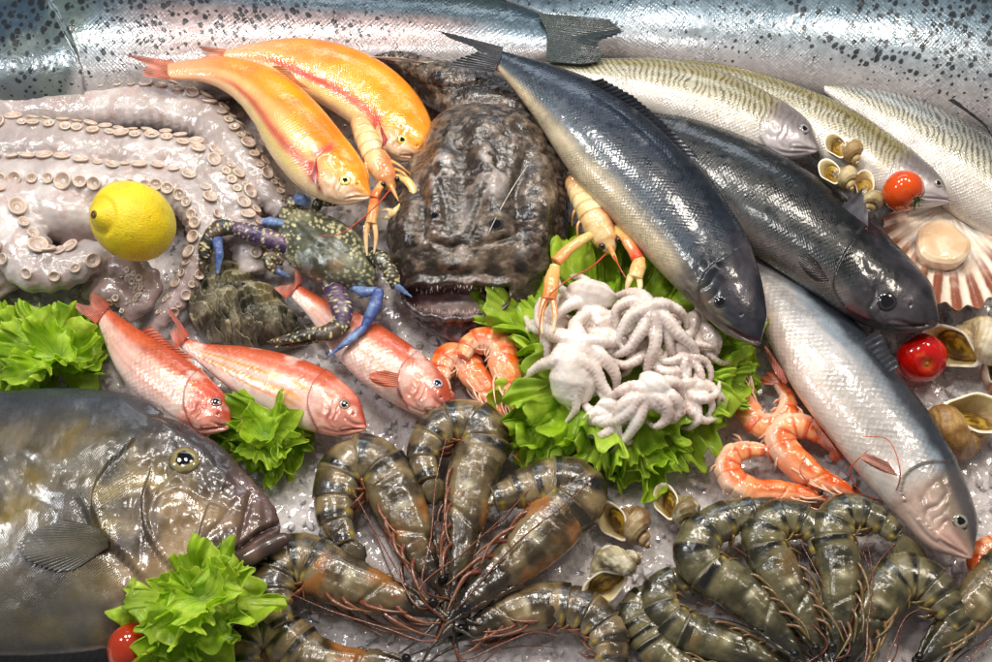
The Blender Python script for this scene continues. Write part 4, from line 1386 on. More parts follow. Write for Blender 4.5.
def prawn(name, label, cat, group, head, abdo, hw, side, z, kind, seed, fan=None, fanlen=30, feel=None, legs=True, rise=0.0, eyes=True, wide=1.0):
    """head: from rostrum tip back to the end of the carapace; abdo: on from there to the tail, in photo pixels; side: +1 if the belly lies to the right looking tailwards"""
    rg = np.random.default_rng(seed)
    head, abdo = np.array(head, float), np.array(abdo, float)
    k = np.linalg.norm(CAM - P(*abdo[0], z)) / _F
    if kind != 'cooked': hw = hw * (1.08 if kind == 'raw' else .98)
    H = hw * k
    zz = np.concatenate([np.full(len(head), z), np.full(len(abdo), z + rise)])
    pts = PX(np.concatenate([head, abdo]), zz)
    nh = len(head)
    n = 300
    q = spl(pts, n)
    L = np.concatenate([[0], np.cumsum(np.linalg.norm(np.diff(q, axis=0), axis=1))])
    ic = np.argmin(np.linalg.norm(q - pts[nh - 1], axis=1))
    Lc, LT = L[ic], L[-1]
    r = root(name, q[ic] * [1, 1, 0], label, cat, group)
    T, A, B = frames(q)
    A = A * side            # A now points to the belly side
    m = 40
    th = np.arange(m) / m * 2 * math.pi
    a = (L - Lc) / (LT - Lc)
    seg = np.clip(a, 0, .9999) * 6
    fr = seg % 1
    # carapace
    cp = np.interp(L[:ic + 12] / Lc, [0, .1, .3, .6, .9, 1.03, 1.1], [.07, .21, .48, .80, .98, 1.0, .97])
    G0 = q[:ic + 12, None] + H * cp[:, None, None] * (np.cos(th)[None, :, None] * A[:ic + 12, None] + .72 * wide * np.sin(th)[None, :, None] * B[:ic + 12, None])
    # abdomen: six rings, each overlapping the next
    i0 = max(ic - 6, 1)
    body = np.interp(a[i0:], [-.1, 0, .25, .6, .85, 1], [.92, .97, 1.03, .88, .62, .42])
    saw = 1 + .085 * (fr[i0:] ** 1.6) - .05 * np.exp(-((fr[i0:] - .02) / .07) ** 2)
    G1 = q[i0:, None] + H * (body * saw)[:, None, None] * (np.cos(th)[None, :, None] * A[i0:, None] + .7 * wide * np.sin(th)[None, :, None] * B[i0:, None])
    bel = np.cos(th)[None]
    # pleura: the side plates end in a scalloped edge above the belly
    G1 = G1 + (-.22 * H * body[:, None] * ss(.55, 1.0, bel) * (1 - .4 * np.sin(fr[i0:] * math.pi))[:, None])[..., None] * A[i0:, None]
    nA, nB = fbm(G0, 55, 4, seed), fbm(G1, 55, 4, seed + 3)
    G0 = G0 + unit(G0 - q[:ic + 12, None]) * (nA * .0012)[..., None]
    tt = (L[:ic + 12] / Lc)[:, None]
    rel = (-.0022 * np.exp(-((tt - .56 - .1 * np.cos(th)[None]) / .018) ** 2) + .0016 * np.exp(-((th[None] - 2.2 + .25 * tt) / .1) ** 2) * ss(.1, .3, tt) * ss(1, .8, tt)
           - .0018 * np.exp(-((th[None] - 1.1 - .2 * tt) / .07) ** 2) * ss(.3, .4, tt) * ss(1, .9, tt) + .0008 * fbm(G0, 160, 3, seed + 5)) * H / .022
    G0 = G0 + unit(G0 - q[:ic + 12, None]) * rel[..., None]
    G1 = G1 + unit(G1 - q[i0:, None]) * (.0008 * fbm(G1, 120, 3, seed + 6) + .0008 * nB)[..., None]
    if kind == 'raw' or kind == 'olive':
        d0, d1, d2, st = ((62, 50, 32), (124, 106, 74), (170, 108, 52), (22, 20, 18)) if kind == 'raw' else ((54, 52, 34), (108, 100, 70), (124, 100, 62), (22, 22, 16))
        c0 = mix(c(*d0), c(*d1), ss(-.35, .4, nA))
        c0 = mix(c0, c(*d2), ss(.05, .5, fbm(G0, 30, 3, seed + 8)) * .75)
        c0 = mix(c0, c(*st) * 1.1, ss(.7, .05, L[:ic + 12] / Lc)[:, None] * .85 * np.ones(m))
        c0 = mix(c0, c(206, 196, 160), np.exp(-((((L[:ic + 12] / Lc)[:, None] - .78) / .035) ** 2 + ((th[None] - 1.5) / .3) ** 2)) * .8)
        c1 = mix(c(*d0) * 1.15, c(*d1) * 1.25, ss(-.4, .4, nB))
        band = ss(.5, .75, fr[i0:]) * ss(1.0, .9, fr[i0:])
        c1 = mix(c1, c(*st), np.clip(band[:, None] * (.85 + .5 * nB) * ss(.95, .4, bel), 0, 1))
        c1 = mix(c1, c(150, 140, 112), ss(.35, .8, bel) * .6 * np.ones((len(body), 1)))
        yel = ss(.35, .7, bel) * np.exp(-((fr[i0:] - .75) / .1) ** 2)[:, None]
        c1 = mix(c1, c(206, 176, 40), yel * .7)
        mat, legc, eyec, antc = RAW, (((112, 54, 38), (130, 84, 50)) if kind == 'raw' else ((104, 66, 40), (126, 110, 62))), (14, 12, 12), (112, 60, 36)
    else:
        c0 = mix(c(230, 92, 26), c(246, 150, 84), ss(-.35, .4, nA))
        c0 = mix(c0, c(246, 196, 160), ss(.0, .6, bel) * .5 * np.ones((ic + 12, 1)))
        c1 = mix(c(236, 112, 44), c(248, 178, 124), ss(-.4, .4, nB))
        c1 = mix(c1, c(216, 76, 30), (ss(.6, .85, fr[i0:]))[:, None] * ss(.5, -.2, bel) * .8)
        c1 = mix(c1, c(250, 220, 196), ss(.1, .7, bel) * .7 * np.ones((len(body), 1)))
        mat, legc, eyec, antc = COOKED, ((240, 186, 150), (246, 206, 176)), (16, 12, 14), (206, 90, 60)
    MB().grid(G1, True, True, True, Col=np.clip(c1, 0, 1)).build('abdomen', mat, r)
    MB().grid(G0, True, True, True, Col=np.clip(c0, 0, 1)).build('carapace', mat, r)
    # rostrum, a saw along the top of the head
    rs = MB()
    i1 = int(ic * .55)
    qq = np.concatenate([q[i1:0:-4] - A[i1:0:-4] * (H * cp[i1:0:-4] * .97)[:, None], [q[0] - T[0] * H * .75 - A[0] * H * .25]])
    qq = spl(qq, 60)
    rs.tube(qq, np.interp(np.linspace(0, 1, 60), [0, .6, 1], [.07, .09, .015]) * H * (1 + .5 * np.maximum(0, np.sin(np.linspace(0, 34, 60)))), 10,
            Col=mix(c0[0].mean(0), c0[i1].mean(0), .5) * (.8 if kind != 'cooked' else 1))
    rs.build('rostrum', mat, r)
    if eyes:
        for sd in (1, -.35):
            i = int(ic * .13)
            e = MB()
            cpt = q[i] + B[i] * H * .36 * sd - A[i] * H * .22
            lathe(e, [(.001, 1.0), (.5, .86), (.86, .5), (1.0, 0), (.86, -.5), (.5, -.8), (.3, -1.6)], np.zeros(3), (0, 0, 1), 16, [c(*eyec)] * 6 + [c(*legc[0])])
            me = e
            V = np.concatenate(me.V) * H * .19 + cpt
            me.V = [V]
            me.build('eye', EYE, r)
    # legs
    if legs:
        for j, t in enumerate(np.linspace(.38, .95, 5)):
            i = int(ic * t)
            for sd in (1, -1):
                p0 = q[i] + A[i] * H * cp[i] * .6 + B[i] * H * .25 * sd
                fw = -T[i] * (.9 + .2 * rg.random()) + .10 * rg.normal() * A[i]
                l1, l2 = H * rg.uniform(.5, .8), H * rg.uniform(.7, 1.2)
                p1 = p0 + A[i] * l1 * .34 + fw * l1 * .6 + np.array([0, 0, .2 * H * sd])
                p2 = p1 + fw * l2 * .8 + A[i] * l2 * rg.uniform(-.05, .12) + np.array([0, 0, .1 * H * rg.normal()])
                p3 = p2 + fw * l2 * .6 - A[i] * l2 * rg.uniform(.0, .25)
                for p in (p1, p2, p3): p[2] = max(p[2], .004)
                lb = MB(); lb.tube(spl(np.array([p0, p1, p2, p3]), 24), np.interp(np.linspace(0, 1, 24), [0, .3, .35, .7, 1], [.10, .07, .085, .05, .02]) * H, 8, Col=mix(c(*legc[0]), c(*legc[1]), np.linspace(0, 1, 24)))
                lb.build('leg', LIMB, r)
        for j in range(5):
            i = int(np.interp((j + .6) / 6, a, np.arange(n)))
            for sd in (1, -1):
                p0 = q[i] + A[i] * H * .55 + B[i] * H * .2 * sd
                d = unit(A[i] - T[i] * .5 + .2 * rg.normal(size=3))
                ln = H * rg.uniform(.6, .85)
                qq = np.array([p0, p0 + d * ln * .5, p0 + d * ln * .9 - T[i] * ln * .2])
                qq[:, 2] = np.maximum(qq[:, 2], .003)
                lb = MB(); lb.tube(spl(qq, 16), np.interp(np.linspace(0, 1, 16), [0, .45, 1], [.10, .21, .03]) * H, 8, up=T[i], flat=.4,
                                   Col=mix(c(*legc[0]), c(*legc[1]) * 1.0, np.linspace(0, 1, 16)))
                lb.build('swimming_leg', LIMB, r)
    # feelers
    if kind in ('raw', 'olive'):
        feel = list(feel or [])
        for sd in (1, -1):
            e_ = []
            for s_ in (.0, .35, .7, 1.0):
                i = min(int(s_ * ic * 1.15), n - 1)
                w_ = q[i] + A[i] * H * (.95 + .25 * s_ + .2 * rg.random()) * (1 if sd > 0 else rg.uniform(.6, 1.3)) + B[i] * H * (.5 * sd)
                pp = proj(w_); e_.append((pp[0], pp[1], max(w_[2], .006)))
            feel.append(e_)
    for path in (feel or []):
        f = MB(); f.tube(spl(np.concatenate([[q[0]], P3(path)]), 70), np.linspace(.0011, .0004, 70), 6, Col=c(*antc))
        f.build('antenna', LIMB, r)
    if kind in ('raw', 'olive'):
        for sd in (1, -1):
            d = -T[0] + .25 * sd * A[0]
            f = MB(); f.tube(spl(np.array([q[4] + A[4] * H * .2 * sd, q[0] + d * H * .9, q[0] + d * H * 1.7 + [0, 0, -.3 * H]]), 20), np.linspace(.10, .02, 20) * H, 8, flat=.5, Col=c(60, 52, 40))
            f.build('antenna_scale', LIMB, r)
    # tail fan
    if fan:
        d0 = unit(P(*fan, z) - q[-1]); d0[2] = -.1
        w0 = unit(np.cross(d0, [0, 0, 1]))
        for ang in (-.5, -.25, 0, .25, .5):
            d = unit(d0 * math.cos(ang) + w0 * math.sin(ang))
            ln = fanlen * k * (1 - .15 * abs(ang) * 2 + (-.25 if ang == 0 else 0))
            s = np.linspace(0, 1, 26)
            pts_ = q[-1] + d * (s * ln)[:, None] + np.array([0, 0, 1]) * (.003 * (1 - abs(ang)) - .25 * z * s + .002 * np.sin(s * 3))[:, None]
            cb = mix(c1[-1].mean(0), c1[-30].mean(0), s)
            if kind == 'cooked': cb = mix(cb, c(206, 60, 40), s * .8)
            else: cb = mix(cb, c(46, 46, 36), s * .7)
            f = MB(); f.tube(pts_, np.interp(s, [0, .3, .75, 1], [.25, .34, .36, .08]) * H * .8, 14, flat=.16, Col=cb)
            f.build('tail_blade', mat, r)
    return r


g1 = 'raw tiger prawns in a fan left of the whelks'
prawn('tiger_prawn', 'raw tiger prawn curling left with an orange tint on its flank', 'prawn', g1,
      [(446, 600), (428, 568), (408, 524), (392, 488)], [(376, 466), (358, 461), (343, 474), (336, 496), (337, 520), (346, 544)], 25, -1, .03, 'raw', 1, (360, 566), 26)
prawn('tiger_prawn', 'raw tiger prawn standing upright in the fan, right under the cooked pair', 'prawn', g1,
      [(452, 600), (460, 560), (466, 510), (476, 462)], [(484, 438), (470, 424), (448, 425), (432, 438), (424, 458), (430, 480)], 24, -1, .034, 'raw', 2, (440, 500), 26)
prawn('tiger_prawn', 'largest raw tiger prawn, slanting down from the lettuce bed to the middle of the fan', 'prawn', g1,
      [(446, 622), (476, 592), (520, 556), (556, 520)], [(574, 500), (574, 488), (556, 484), (534, 488), (512, 494), (494, 500)], 28, -1, .038, 'raw', 3, (480, 496), 24,
      [[(520, 540, .06), (570, 500, .07), (600, 470, .06)]])
prawn('tiger_prawn', 'raw tiger prawn lying nearly flat beside the John Dory mouth', 'prawn', g1,
      [(446, 618), (412, 604), (368, 590), (326, 572)], [(304, 562), (286, 566), (276, 584), (276, 606), (284, 626)], 26, -1, .034, 'raw', 4, (290, 650), 26)
prawn('tiger_prawn', 'raw tiger prawn cut by the bottom edge under the flat one', 'prawn', g1,
      [(420, 668), (380, 666), (340, 668), (310, 660)], [(288, 644), (268, 632), (252, 640), (246, 660), (250, 684)], 24, -1, .022, 'raw', 5, (262, 706), 22)
prawn('tiger_prawn', 'raw tiger prawn under the front whelk at the bottom edge', 'prawn', g1,
      [(452, 642), (482, 626), (516, 612), (548, 606)], [(570, 608), (592, 618), (606, 636), (610, 660), (604, 684)], 22, 1, .024, 'raw', 6, (596, 706), 22)
g2 = 'raw green prawns in a fan at the lower right'
prawn('green_prawn', 'raw green prawn whose tail lies along the top of its neighbour in the right fan', 'prawn', g2,
      [(806, 664), (784, 638), (756, 606), (730, 584)], [(708, 570), (698, 554), (704, 536), (722, 523), (748, 513), (778, 507)], 24, 1, .036, 'olive', 11, (800, 506), 22)
prawn('green_prawn', 'raw green prawn in the right fan directly below the cooked prawns', 'prawn', g2,
      [(824, 662), (812, 632), (794, 598), (776, 566)], [(766, 546), (768, 528), (786, 519), (806, 524), (818, 540), (820, 556)], 23, 1, .04, 'olive', 12, (822, 574), 16)
prawn('green_prawn', 'upright raw green prawn with its tail fin pointing towards the mullet head', 'prawn', g2,
      [(834, 664), (838, 630), (840, 590), (838, 556)], [(834, 532), (842, 516), (862, 514), (882, 524), (898, 536)], 22, 1, .044, 'olive', 13, (926, 578), 44,
      [[(860, 600, .05), (880, 560, .05), (905, 535, .04)]])
prawn('green_prawn', 'raw green prawn arched over its legs, rightmost whole one of the right fan', 'prawn', g2,
      [(846, 668), (858, 640), (872, 612), (886, 590)], [(902, 579), (922, 582), (938, 596), (950, 612), (962, 628)], 25, 1, .036, 'olive', 14, (980, 648), 20)
prawn('green_prawn', 'raw green prawn with striped carapace lying flat at the bottom of the right fan', 'prawn', g2,
      [(812, 674), (776, 662), (736, 648), (700, 636)], [(676, 624), (662, 606), (660, 590), (676, 580), (690, 584)], 21, 1, .022, 'olive', 15, (704, 590), 14)
prawn('green_prawn', 'raw green prawn cut by the bottom edge, left end of the right fan', 'prawn', g2,
      [(740, 690), (710, 680), (680, 668), (660, 652)], [(646, 632), (636, 616), (640, 600), (654, 592)], 20, 1, .016, 'olive', 16, None, 14)
prawn('green_prawn', 'raw green prawn slanting up to the right edge, below the cooked prawn there', 'prawn', g2,
      [(912, 676), (936, 646), (968, 612), (996, 584)], [(1014, 566), (1030, 560), (1046, 568), (1056, 590)], 24, 1, .03, 'olive', 17, None)
g3 = 'cooked orange prawns'
prawn('cooked_prawn', 'cooked orange prawn touching the nose of the pink red mullet', 'prawn', g3,
      [(510, 428), (500, 410), (486, 390), (472, 372)], [(462, 358), (450, 356), (443, 366), (442, 380), (446, 392)], 15, -1, .02, 'cooked', 21, (452, 404), 12,
      [[(520, 440, .02), (516, 456, .03)], [(500, 430, .02), (508, 448, .03), (520, 462, .03)]])
prawn('cooked_prawn', 'cooked orange prawn between the monkfish jaw and the lettuce bed', 'prawn', g3,
      [(516, 420), (514, 402), (508, 380), (504, 362)], [(498, 346), (484, 340), (470, 346), (464, 358)], 16, -1, .034, 'cooked', 22, None, 12,
      [[(512, 436, .02), (510, 452, .03)]])
prawn('cooked_prawn', 'small cooked prawn bent in a U with its tail pointing up by the mullet belly', 'prawn', g3,
      [(742, 376), (742, 388), (745, 402), (750, 412)], [(760, 424), (776, 424), (786, 412), (786, 396), (778, 384)], 13, -1, .022, 'cooked', 23, (764, 372), 20)
prawn('cooked_prawn', 'cooked prawn with black eye, its head towards the mullet, behind the curled one', 'prawn', g3,
      [(862, 496), (842, 488), (814, 476), (792, 458)], [(780, 444), (782, 430), (798, 425), (818, 432), (834, 446)], 16, -1, .026, 'cooked', 24, (846, 464), 16,
      [[(880, 500, .02), (900, 470, .095), (888, 440, .09), (862, 436, .07)], [(850, 470, .05), (868, 450, .07)]])
prawn('cooked_prawn', 'cooked prawn curled like a C at the left of the cooked prawns by the mullet', 'prawn', g3,
      [(828, 500), (806, 494), (776, 492), (752, 491)], [(734, 482), (726, 468), (732, 454), (748, 449), (764, 450)], 14.5, -1, .024, 'cooked', 25, (786, 452), 14,
      [[(800, 470, .04), (806, 455, .04)]])
prawn('cooked_prawn', 'cooked prawn cut by the right edge under the mullet head', 'prawn', g3,
      [(1030, 600), (1014, 596), (1000, 586), (992, 576)], [(984, 566), (986, 554), (998, 548), (1012, 554)], 15, 1, .02, 'cooked', 26, None)

LANG = wet('langoustine_shell', .2, .9, .05, sss=.25, ssss=.004, sssr=(1, .5, .2), mottle=(110, .14), bump=(170, .3))


def claw_piece(r, name, path, rad, col, mat, m=14, flat=.7, sub=None, bumps=0.0, seed=1, colf=None):
    p = np.array(path, float)
    q = spl(P3(p), 60)
    k = np.linalg.norm(CAM - q[0]) / _F
    u = np.linspace(0, 1, 60)
    rr = np.interp(u, np.linspace(0, 1, len(rad)), rad) * k
    T, A, B = frames(q)
    th = np.arange(m) / m * 2 * math.pi
    G = q[:, None] + rr[:, None, None] * (np.cos(th)[None, :, None] * A[:, None] + flat * np.sin(th)[None, :, None] * B[:, None])
    if bumps: G = G + unit(G - q[:, None]) * (bumps * fbm(G, 160, 2, seed))[..., None]
    cc = colf(G, u) if colf else mix(c(*col[0]), c(*col[1]), ss(0, 1, u[:, None] + .3 * fbm(G, 90, 3, seed)))
    mb = MB()
    mb.grid(G, True, True, True, Col=np.clip(cc, 0, 1))
    return mb.build(name, mat, r)


def langoustine(label, spine, hw, z, arms, claws, feel, legs, seed):
    q = spl(P3([(x, y, z + dz) for x, y, dz in spine]), 180)
    k = np.linalg.norm(CAM - q[90]) / _F
    H = hw * k
    r = root('langoustine', q[90] * [1, 1, 0], label, 'langoustine', 'pale orange langoustines')
    T, A, B = frames(q)
    u = np.linspace(0, 1, 180)
    m = 36
    th = np.arange(m) / m * 2 * math.pi
    cut = .56
    ab = u <= cut
    fr = (u / cut * 5.0) % 1
    w = np.interp(u, [0, .06, .3, cut], [.55, .78, .95, .98]) * (1 + .07 * fr ** 1.5 - .05 * np.exp(-((fr - .04) / .06) ** 2))
    G = q[:, None] + H * w[:, None, None] * (np.cos(th)[None, :, None] * A[:, None] + .8 * np.sin(th)[None, :, None] * B[:, None])
    n1 = fbm(G, 70, 3, seed)
    cc = mix(c(232, 206, 140), c(240, 226, 180), ss(-.3, .4, n1))
    cc = mix(cc, c(232, 150, 84), ss(.35, .0, u)[:, None] * .8 + 0 * n1)
    cc = mix(cc, c(226, 160, 96), (ss(.75, .95, fr))[:, None] * .6 + 0 * n1)
    MB().grid(G[ab], True, True, True, Col=np.clip(cc[ab], 0, 1)).build('abdomen', LANG, r)
    i = np.where(u > cut - .02)[0]
    w = np.interp(u[i], [cut, .66, .85, .94, 1], [.95, 1.08, .85, .5, .12])
    Gc = q[i, None] + H * w[:, None, None] * (np.cos(th)[None, :, None] * A[i, None] + .85 * np.sin(th)[None, :, None] * B[i, None])
    n1 = fbm(Gc, 70, 3, seed + 1)
    cc = mix(c(226, 170, 110), c(236, 206, 150), ss(-.3, .4, n1))
    cc = mix(cc, c(214, 110, 60), ss(.1, .5, fbm(Gc, 45, 3, seed + 4)) * .6)
    Gc = Gc + unit(Gc - q[i, None]) * (.0006 * fbm(Gc, 220, 2, 4))[..., None]
    MB().grid(Gc, True, True, True, Col=np.clip(cc, 0, 1)).build('carapace', LANG, r)
    for sd in (-1, 1):
        j = int(180 * .91)
        e = MB()
        lathe(e, [(.001, 1.0), (.5, .86), (.86, .5), (1.0, 0), (.86, -.5), (.4, -.9), (.3, -1.8)], np.zeros(3), unit(A[j] * sd + B[j] * .9), 16, [c(14, 12, 12)] * 6 + [c(220, 160, 90)])
        e.V = [np.concatenate(e.V) * H * .24 + q[j] + A[j] * sd * H * .62 + B[j] * H * .45]
        e.build('eye', EYE, r)
    claw_piece(r, 'rostrum', [(*proj(q[165]), q[165][2] + .006), (*proj(q[179]), q[179][2] + .006), (*(proj(q[179] + T[179] * H * .9)), q[179][2] + .004)], [hw * .22, hw * .16, .3], ((226, 160, 90), (236, 180, 110)), LANG)
    for path, rad, c0, c1 in arms: claw_piece(r, 'claw_arm', path, rad, (c0, c1), LANG, seed=seed, bumps=.0006)
    for path, rad, fing, c0, c1 in claws:
        cl = claw_piece(r, 'claw', path, rad, (c0, c1), LANG, seed=seed + 3, bumps=.0007)
        ORG[cl] = ORG[r]
        for f, fr_ in fing: claw_piece(cl, 'claw_finger', f, fr_, (c1, (244, 214, 170)), LANG, seed=seed)
    for path in feel:
        f = MB(); f.tube(spl(P3(path), 70), np.linspace(.0010, .0005, 70), 6, Col=c(190, 66, 40)); f.build('antenna', LIMB, r)
    for path in legs:
        f = MB(); f.tube(spl(P3(path), 30), np.linspace(.0022, .0009, 30), 8, Col=mix(c(232, 196, 120), c(226, 150, 90), np.linspace(0, 1, 30))); f.build('leg', LIMB, r)
    return r


langoustine('pale langoustine held over the baby octopuses with its claws on the lettuce', [(574, 178, 0), (580, 190, .006), (588, 206, .01), (597, 224, .01), (605, 238, .008), (613, 254, .004)], 14.5, .075,
            [([(596, 232, .085), (582, 240, .09), (568, 250, .088), (556, 262, .088)], [4, 5, 6, 6.5], (236, 206, 130), (232, 150, 80)),
             ([(616, 228, .085), (626, 240, .09), (634, 252, .09), (638, 260, .092)], [4, 5, 6, 6.5], (236, 200, 120), (214, 60, 30))],
            [([(555, 266, .09), (552, 280, .09), (549, 300, .088)], [5.5, 8, 7.5], [([(545, 298, .088), (541, 315, .088), (542, 334, .086)], [4, 3, .8]), ([(553, 299, .088), (555, 316, .088), (553, 332, .086)], [3.6, 2.8, .8])], (236, 190, 110), (226, 140, 70)),
             ([(640, 258, .092), (638, 268, .092), (635, 278, .09)], [5.5, 8, 7.5], [([(631, 276, .09), (628, 284, .09), (626, 292, .086)], [4, 3, 1]), ([(639, 277, .09), (640, 288, .09), (637, 298, .086)], [3.6, 2.8, .8])], (232, 170, 90), (240, 206, 140))],
            [[(606, 254, .09), (590, 268, .105), (565, 282, .108), (545, 302, .105), (538, 340, .09)], [(614, 256, .09), (620, 268, .1), (626, 278, .1)]],
            [[(586, 204, .075), (574, 212, .085), (572, 226, .07)], [(592, 216, .078), (578, 224, .085), (578, 240, .075)], [(598, 200, .08), (612, 206, .092), (624, 214, .088)], [(606, 214, .08), (620, 218, .092), (640, 214, .09)], [(612, 224, .08), (624, 230, .09), (634, 240, .085)]], 3)
langoustine('pale langoustine lying between the two golden trout and the monkfish', [(358, 118, 0), (363, 130, .005), (370, 146, .008), (378, 162, .008), (386, 176, .006), (394, 192, .002)], 12, .07,
            [([(384, 180, .075), (378, 190, .08), (374, 198, .08)], [3.5, 4, 4.5], (236, 200, 120), (220, 110, 50)),
             ([(396, 176, .075), (406, 180, .082), (413, 190, .082), (412, 202, .08), (402, 208, .075)], [3.5, 4, 4.5, 4.5, 3.5], (238, 206, 130), (236, 170, 90))],
            [([(374, 200, .08), (373, 212, .08), (371, 224, .078)], [4.5, 6, 5.5], [([(368, 222, .078), (366, 236, .074), (367, 256, .066)], [3, 2.4, .8]), ([(374, 222, .078), (376, 236, .074), (374, 254, .066)], [3, 2.2, .8])], (222, 110, 40), (236, 180, 110)),
             ([(402, 206, .078), (396, 212, .074), (390, 214, .07)], [4, 5, 4.5], [([(392, 211, .07), (386, 210, .068), (380, 212, .064)], [2.6, 2, .8]), ([(391, 217, .07), (386, 218, .066), (381, 217, .062)], [2.4, 1.8, .8])], (240, 206, 140), (240, 214, 160))],
            [[(390, 190, .08), (376, 206, .09), (358, 222, .09), (340, 234, .09), (318, 236, .085)]],
            [[(374, 150, .07), (366, 162, .08), (368, 180, .075), (362, 196, .07)], [(388, 160, .075), (400, 166, .085), (412, 176, .075)], [(392, 168, .075), (404, 174, .085), (416, 188, .075)]], 9)

# --- blue crab
CRAB = wet('crab_shell', .3, .7, .08, mottle=(140, .25), bump=(260, .6), bump2=(110, .5))


def crab():
    r = root('blue_crab', P(325, 248), 'spotted blue swimming crab with blue claws, lying on the red mullet', 'crab')
    out = np.array([(282, 206), (304, 208), (337, 219), (354, 231), (367, 249), (374, 264), (373, 284), (353, 288), (327, 284), (307, 274), (290, 263), (279, 244), (279, 222)], float)
    ctr = np.array([325.0, 248.0])
    cl = spl(np.concatenate([out, out[:1]]), 241)[:-1]
    ang = np.linspace(0, 1, 240, endpoint=False)
    tooth = np.zeros(240)
    # saw-toothed front edge (towards the oyster side) and a long spine at each end
    for k in range(240):
        p = cl[k]
        if p[1] > 255 or p[0] < 284: tooth[k] = .035 * ((k * .11) % 1)
    n = 60
    rr = np.linspace(0.001, 1, n)
    base = ctr + (cl - ctr)[None] * (rr[:, None, None] * (1 + tooth[None, :, None] * rr[:, None, None] ** 6))
    zz = .052 + .026 * (1 - rr[:, None] ** 2.6) + 0 * ang[None]
    G = PX(base, zz)
    lat = base
    n1, n2 = fbm(G, 45, 4, 3), fbm(G, 120, 3, 5)
    for poly, w, dep in (([(300, 236), (318, 250), (326, 268)], 4, .003), ([(322, 226), (334, 244), (356, 262)], 4, .003), ([(296, 224), (312, 240), (340, 256), (362, 270)], 3, .002)):
        d, pos = dist_poly(base, spl(poly, 20)); G[..., 2] -= dep * np.exp(-(d / w) ** 2)
    G[..., 2] += .0016 * n1 + .0007 * n2
    col = mix(c(76, 78, 62), c(138, 136, 108), ss(-.3, .4, n1))
    wv = fbm(G, 26, 3, 12)
    col = mix(col, c(176, 188, 188), np.exp(-(((base[..., 0] - 316) / 22) ** 2 + ((base[..., 1] - 256) / 16) ** 2)) * ss(-.35, .1, n1 + n2) * .95)
    col = mix(col, c(130, 86, 46), np.exp(-(((base[..., 0] - 336) / 9) ** 2 + ((base[..., 1] - 264) / 7) ** 2)) * .6)
    # pale round spots, denser near the edge
    rg = np.random.default_rng(4)
    sp = np.zeros(base.shape[:2])
    for _ in range(260):
        t = rg.uniform(.35, 1.0) ** .6; a_ = rg.integers(240)
        p = ctr + (cl[a_] - ctr) * t
        if np.hypot(*(p - [318, 258])) < 20: continue
        d = np.hypot((base[..., 0] - p[0]), (base[..., 1] - p[1]) * 1.1)
        sp = np.maximum(sp, ss(1.0, .55, d / rg.uniform(1.0, 2.3)))
    col = mix(col, c(212, 206, 160), sp * .8)
    # underside
    G2 = G.copy(); G2[..., 2] = .050 - .010 * (1 - rr[:, None] ** 2)
    mb = MB()
    mb.grid(G.transpose(1, 0, 2)[:, ::-1].transpose(1, 0, 2), True, False, True, Col=np.clip(col[::-1], 0, 1))
    mb.grid(G2, True, True, False, Col=c(150, 146, 150))
    mb.grid(np.stack([G[-1], G2[-1]], 0), True, Col=c(120, 110, 80))
    mb.build('carapace', CRAB, r)

    def spotted(base_c, alt, dens=.0036, seed=1, blue=0.0):
        def f(G, u):
            n1_ = fbm(G, 70, 3, seed)
            cc = mix(c(*base_c), c(*alt), ss(-.3, .4, n1_))
            q = G / dens
            f0 = np.floor(q); s = np.zeros(G.shape[:2])
            for dx in (-1, 0, 1):
                for dy in (-1, 0, 1):
                    for dz in (-1, 0, 1):
                        cell = (f0 + [dx, dy, dz]).astype(np.int64) + 100000
                        o = np.stack([_h(cell[..., 0], cell[..., 1], cell[..., 2], seed + j) for j in range(3)], -1)
                        d = np.linalg.norm(f0 + [dx, dy, dz] + o - q, axis=-1)
                        s = np.maximum(s, ss(.42, .3, d) * (_h(cell[..., 0], cell[..., 1], cell[..., 2], seed + 9) > .35))
            return mix(cc, c(214, 204, 150), s * (1 - blue))
        return f

    dk, pu, bl = (46, 44, 40), (88, 62, 88), (64, 84, 142)
    S1 = spotted(dk, (84, 66, 50), seed=3); S2 = spotted(pu, (60, 44, 84), seed=5); S3 = spotted(bl, (116, 142, 186), seed=7, blue=.97)
    cp = lambda name, path, rad, f, sub=None, **kw: claw_piece(r if sub is None else sub, name, path, rad, None, CRAB, m=20, colf=f, bumps=.0012, **kw)
    # left claw
    cp('claw_arm', [(290, 246, .055), (266, 238, .062), (242, 230, .066), (228, 228, .066)], [9, 10.5, 9.5, 7], S2)
    cp('claw_arm', [(232, 227, .068), (218, 229, .07), (210, 236, .068)], [8, 9, 7], S1)
    k1 = cp('claw', [(213, 232, .068), (207, 244, .062), (204, 258, .056)], [7, 8, 6], S1); ORG[k1] = ORG[r]
    cp('claw_finger', [(217, 238, .068), (219, 252, .064), (218, 274, .056)], [5, 4.5, 1.2], S3, k1)
    cp('claw_finger', [(204, 256, .056), (202, 266, .052), (206, 276, .048)], [5, 3.5, 1], S1, k1)
    # right claw, folded under the front
    cp('claw_arm', [(330, 282, .05), (338, 298, .056), (343, 314, .058), (342, 324, .056)], [9, 11.5, 11, 8], S2)
    k2 = cp('claw', [(345, 322, .056), (334, 330, .056), (316, 335, .054)], [8, 10, 7.5], S1); ORG[k2] = ORG[r]
    cp('claw_finger', [(318, 332, .056), (298, 337, .053), (267, 342, .046)], [6.5, 5.5, 1.2], S1, k2)
    cp('claw_finger', [(318, 339, .05), (298, 343, .046), (274, 347, .042)], [5, 4, 1], S1, k2)
    # walking legs with blue joints
    cp('leg', [(352, 286, .05), (364, 292, .056), (378, 291, .058)], [5, 5.5, 4.5], S3)
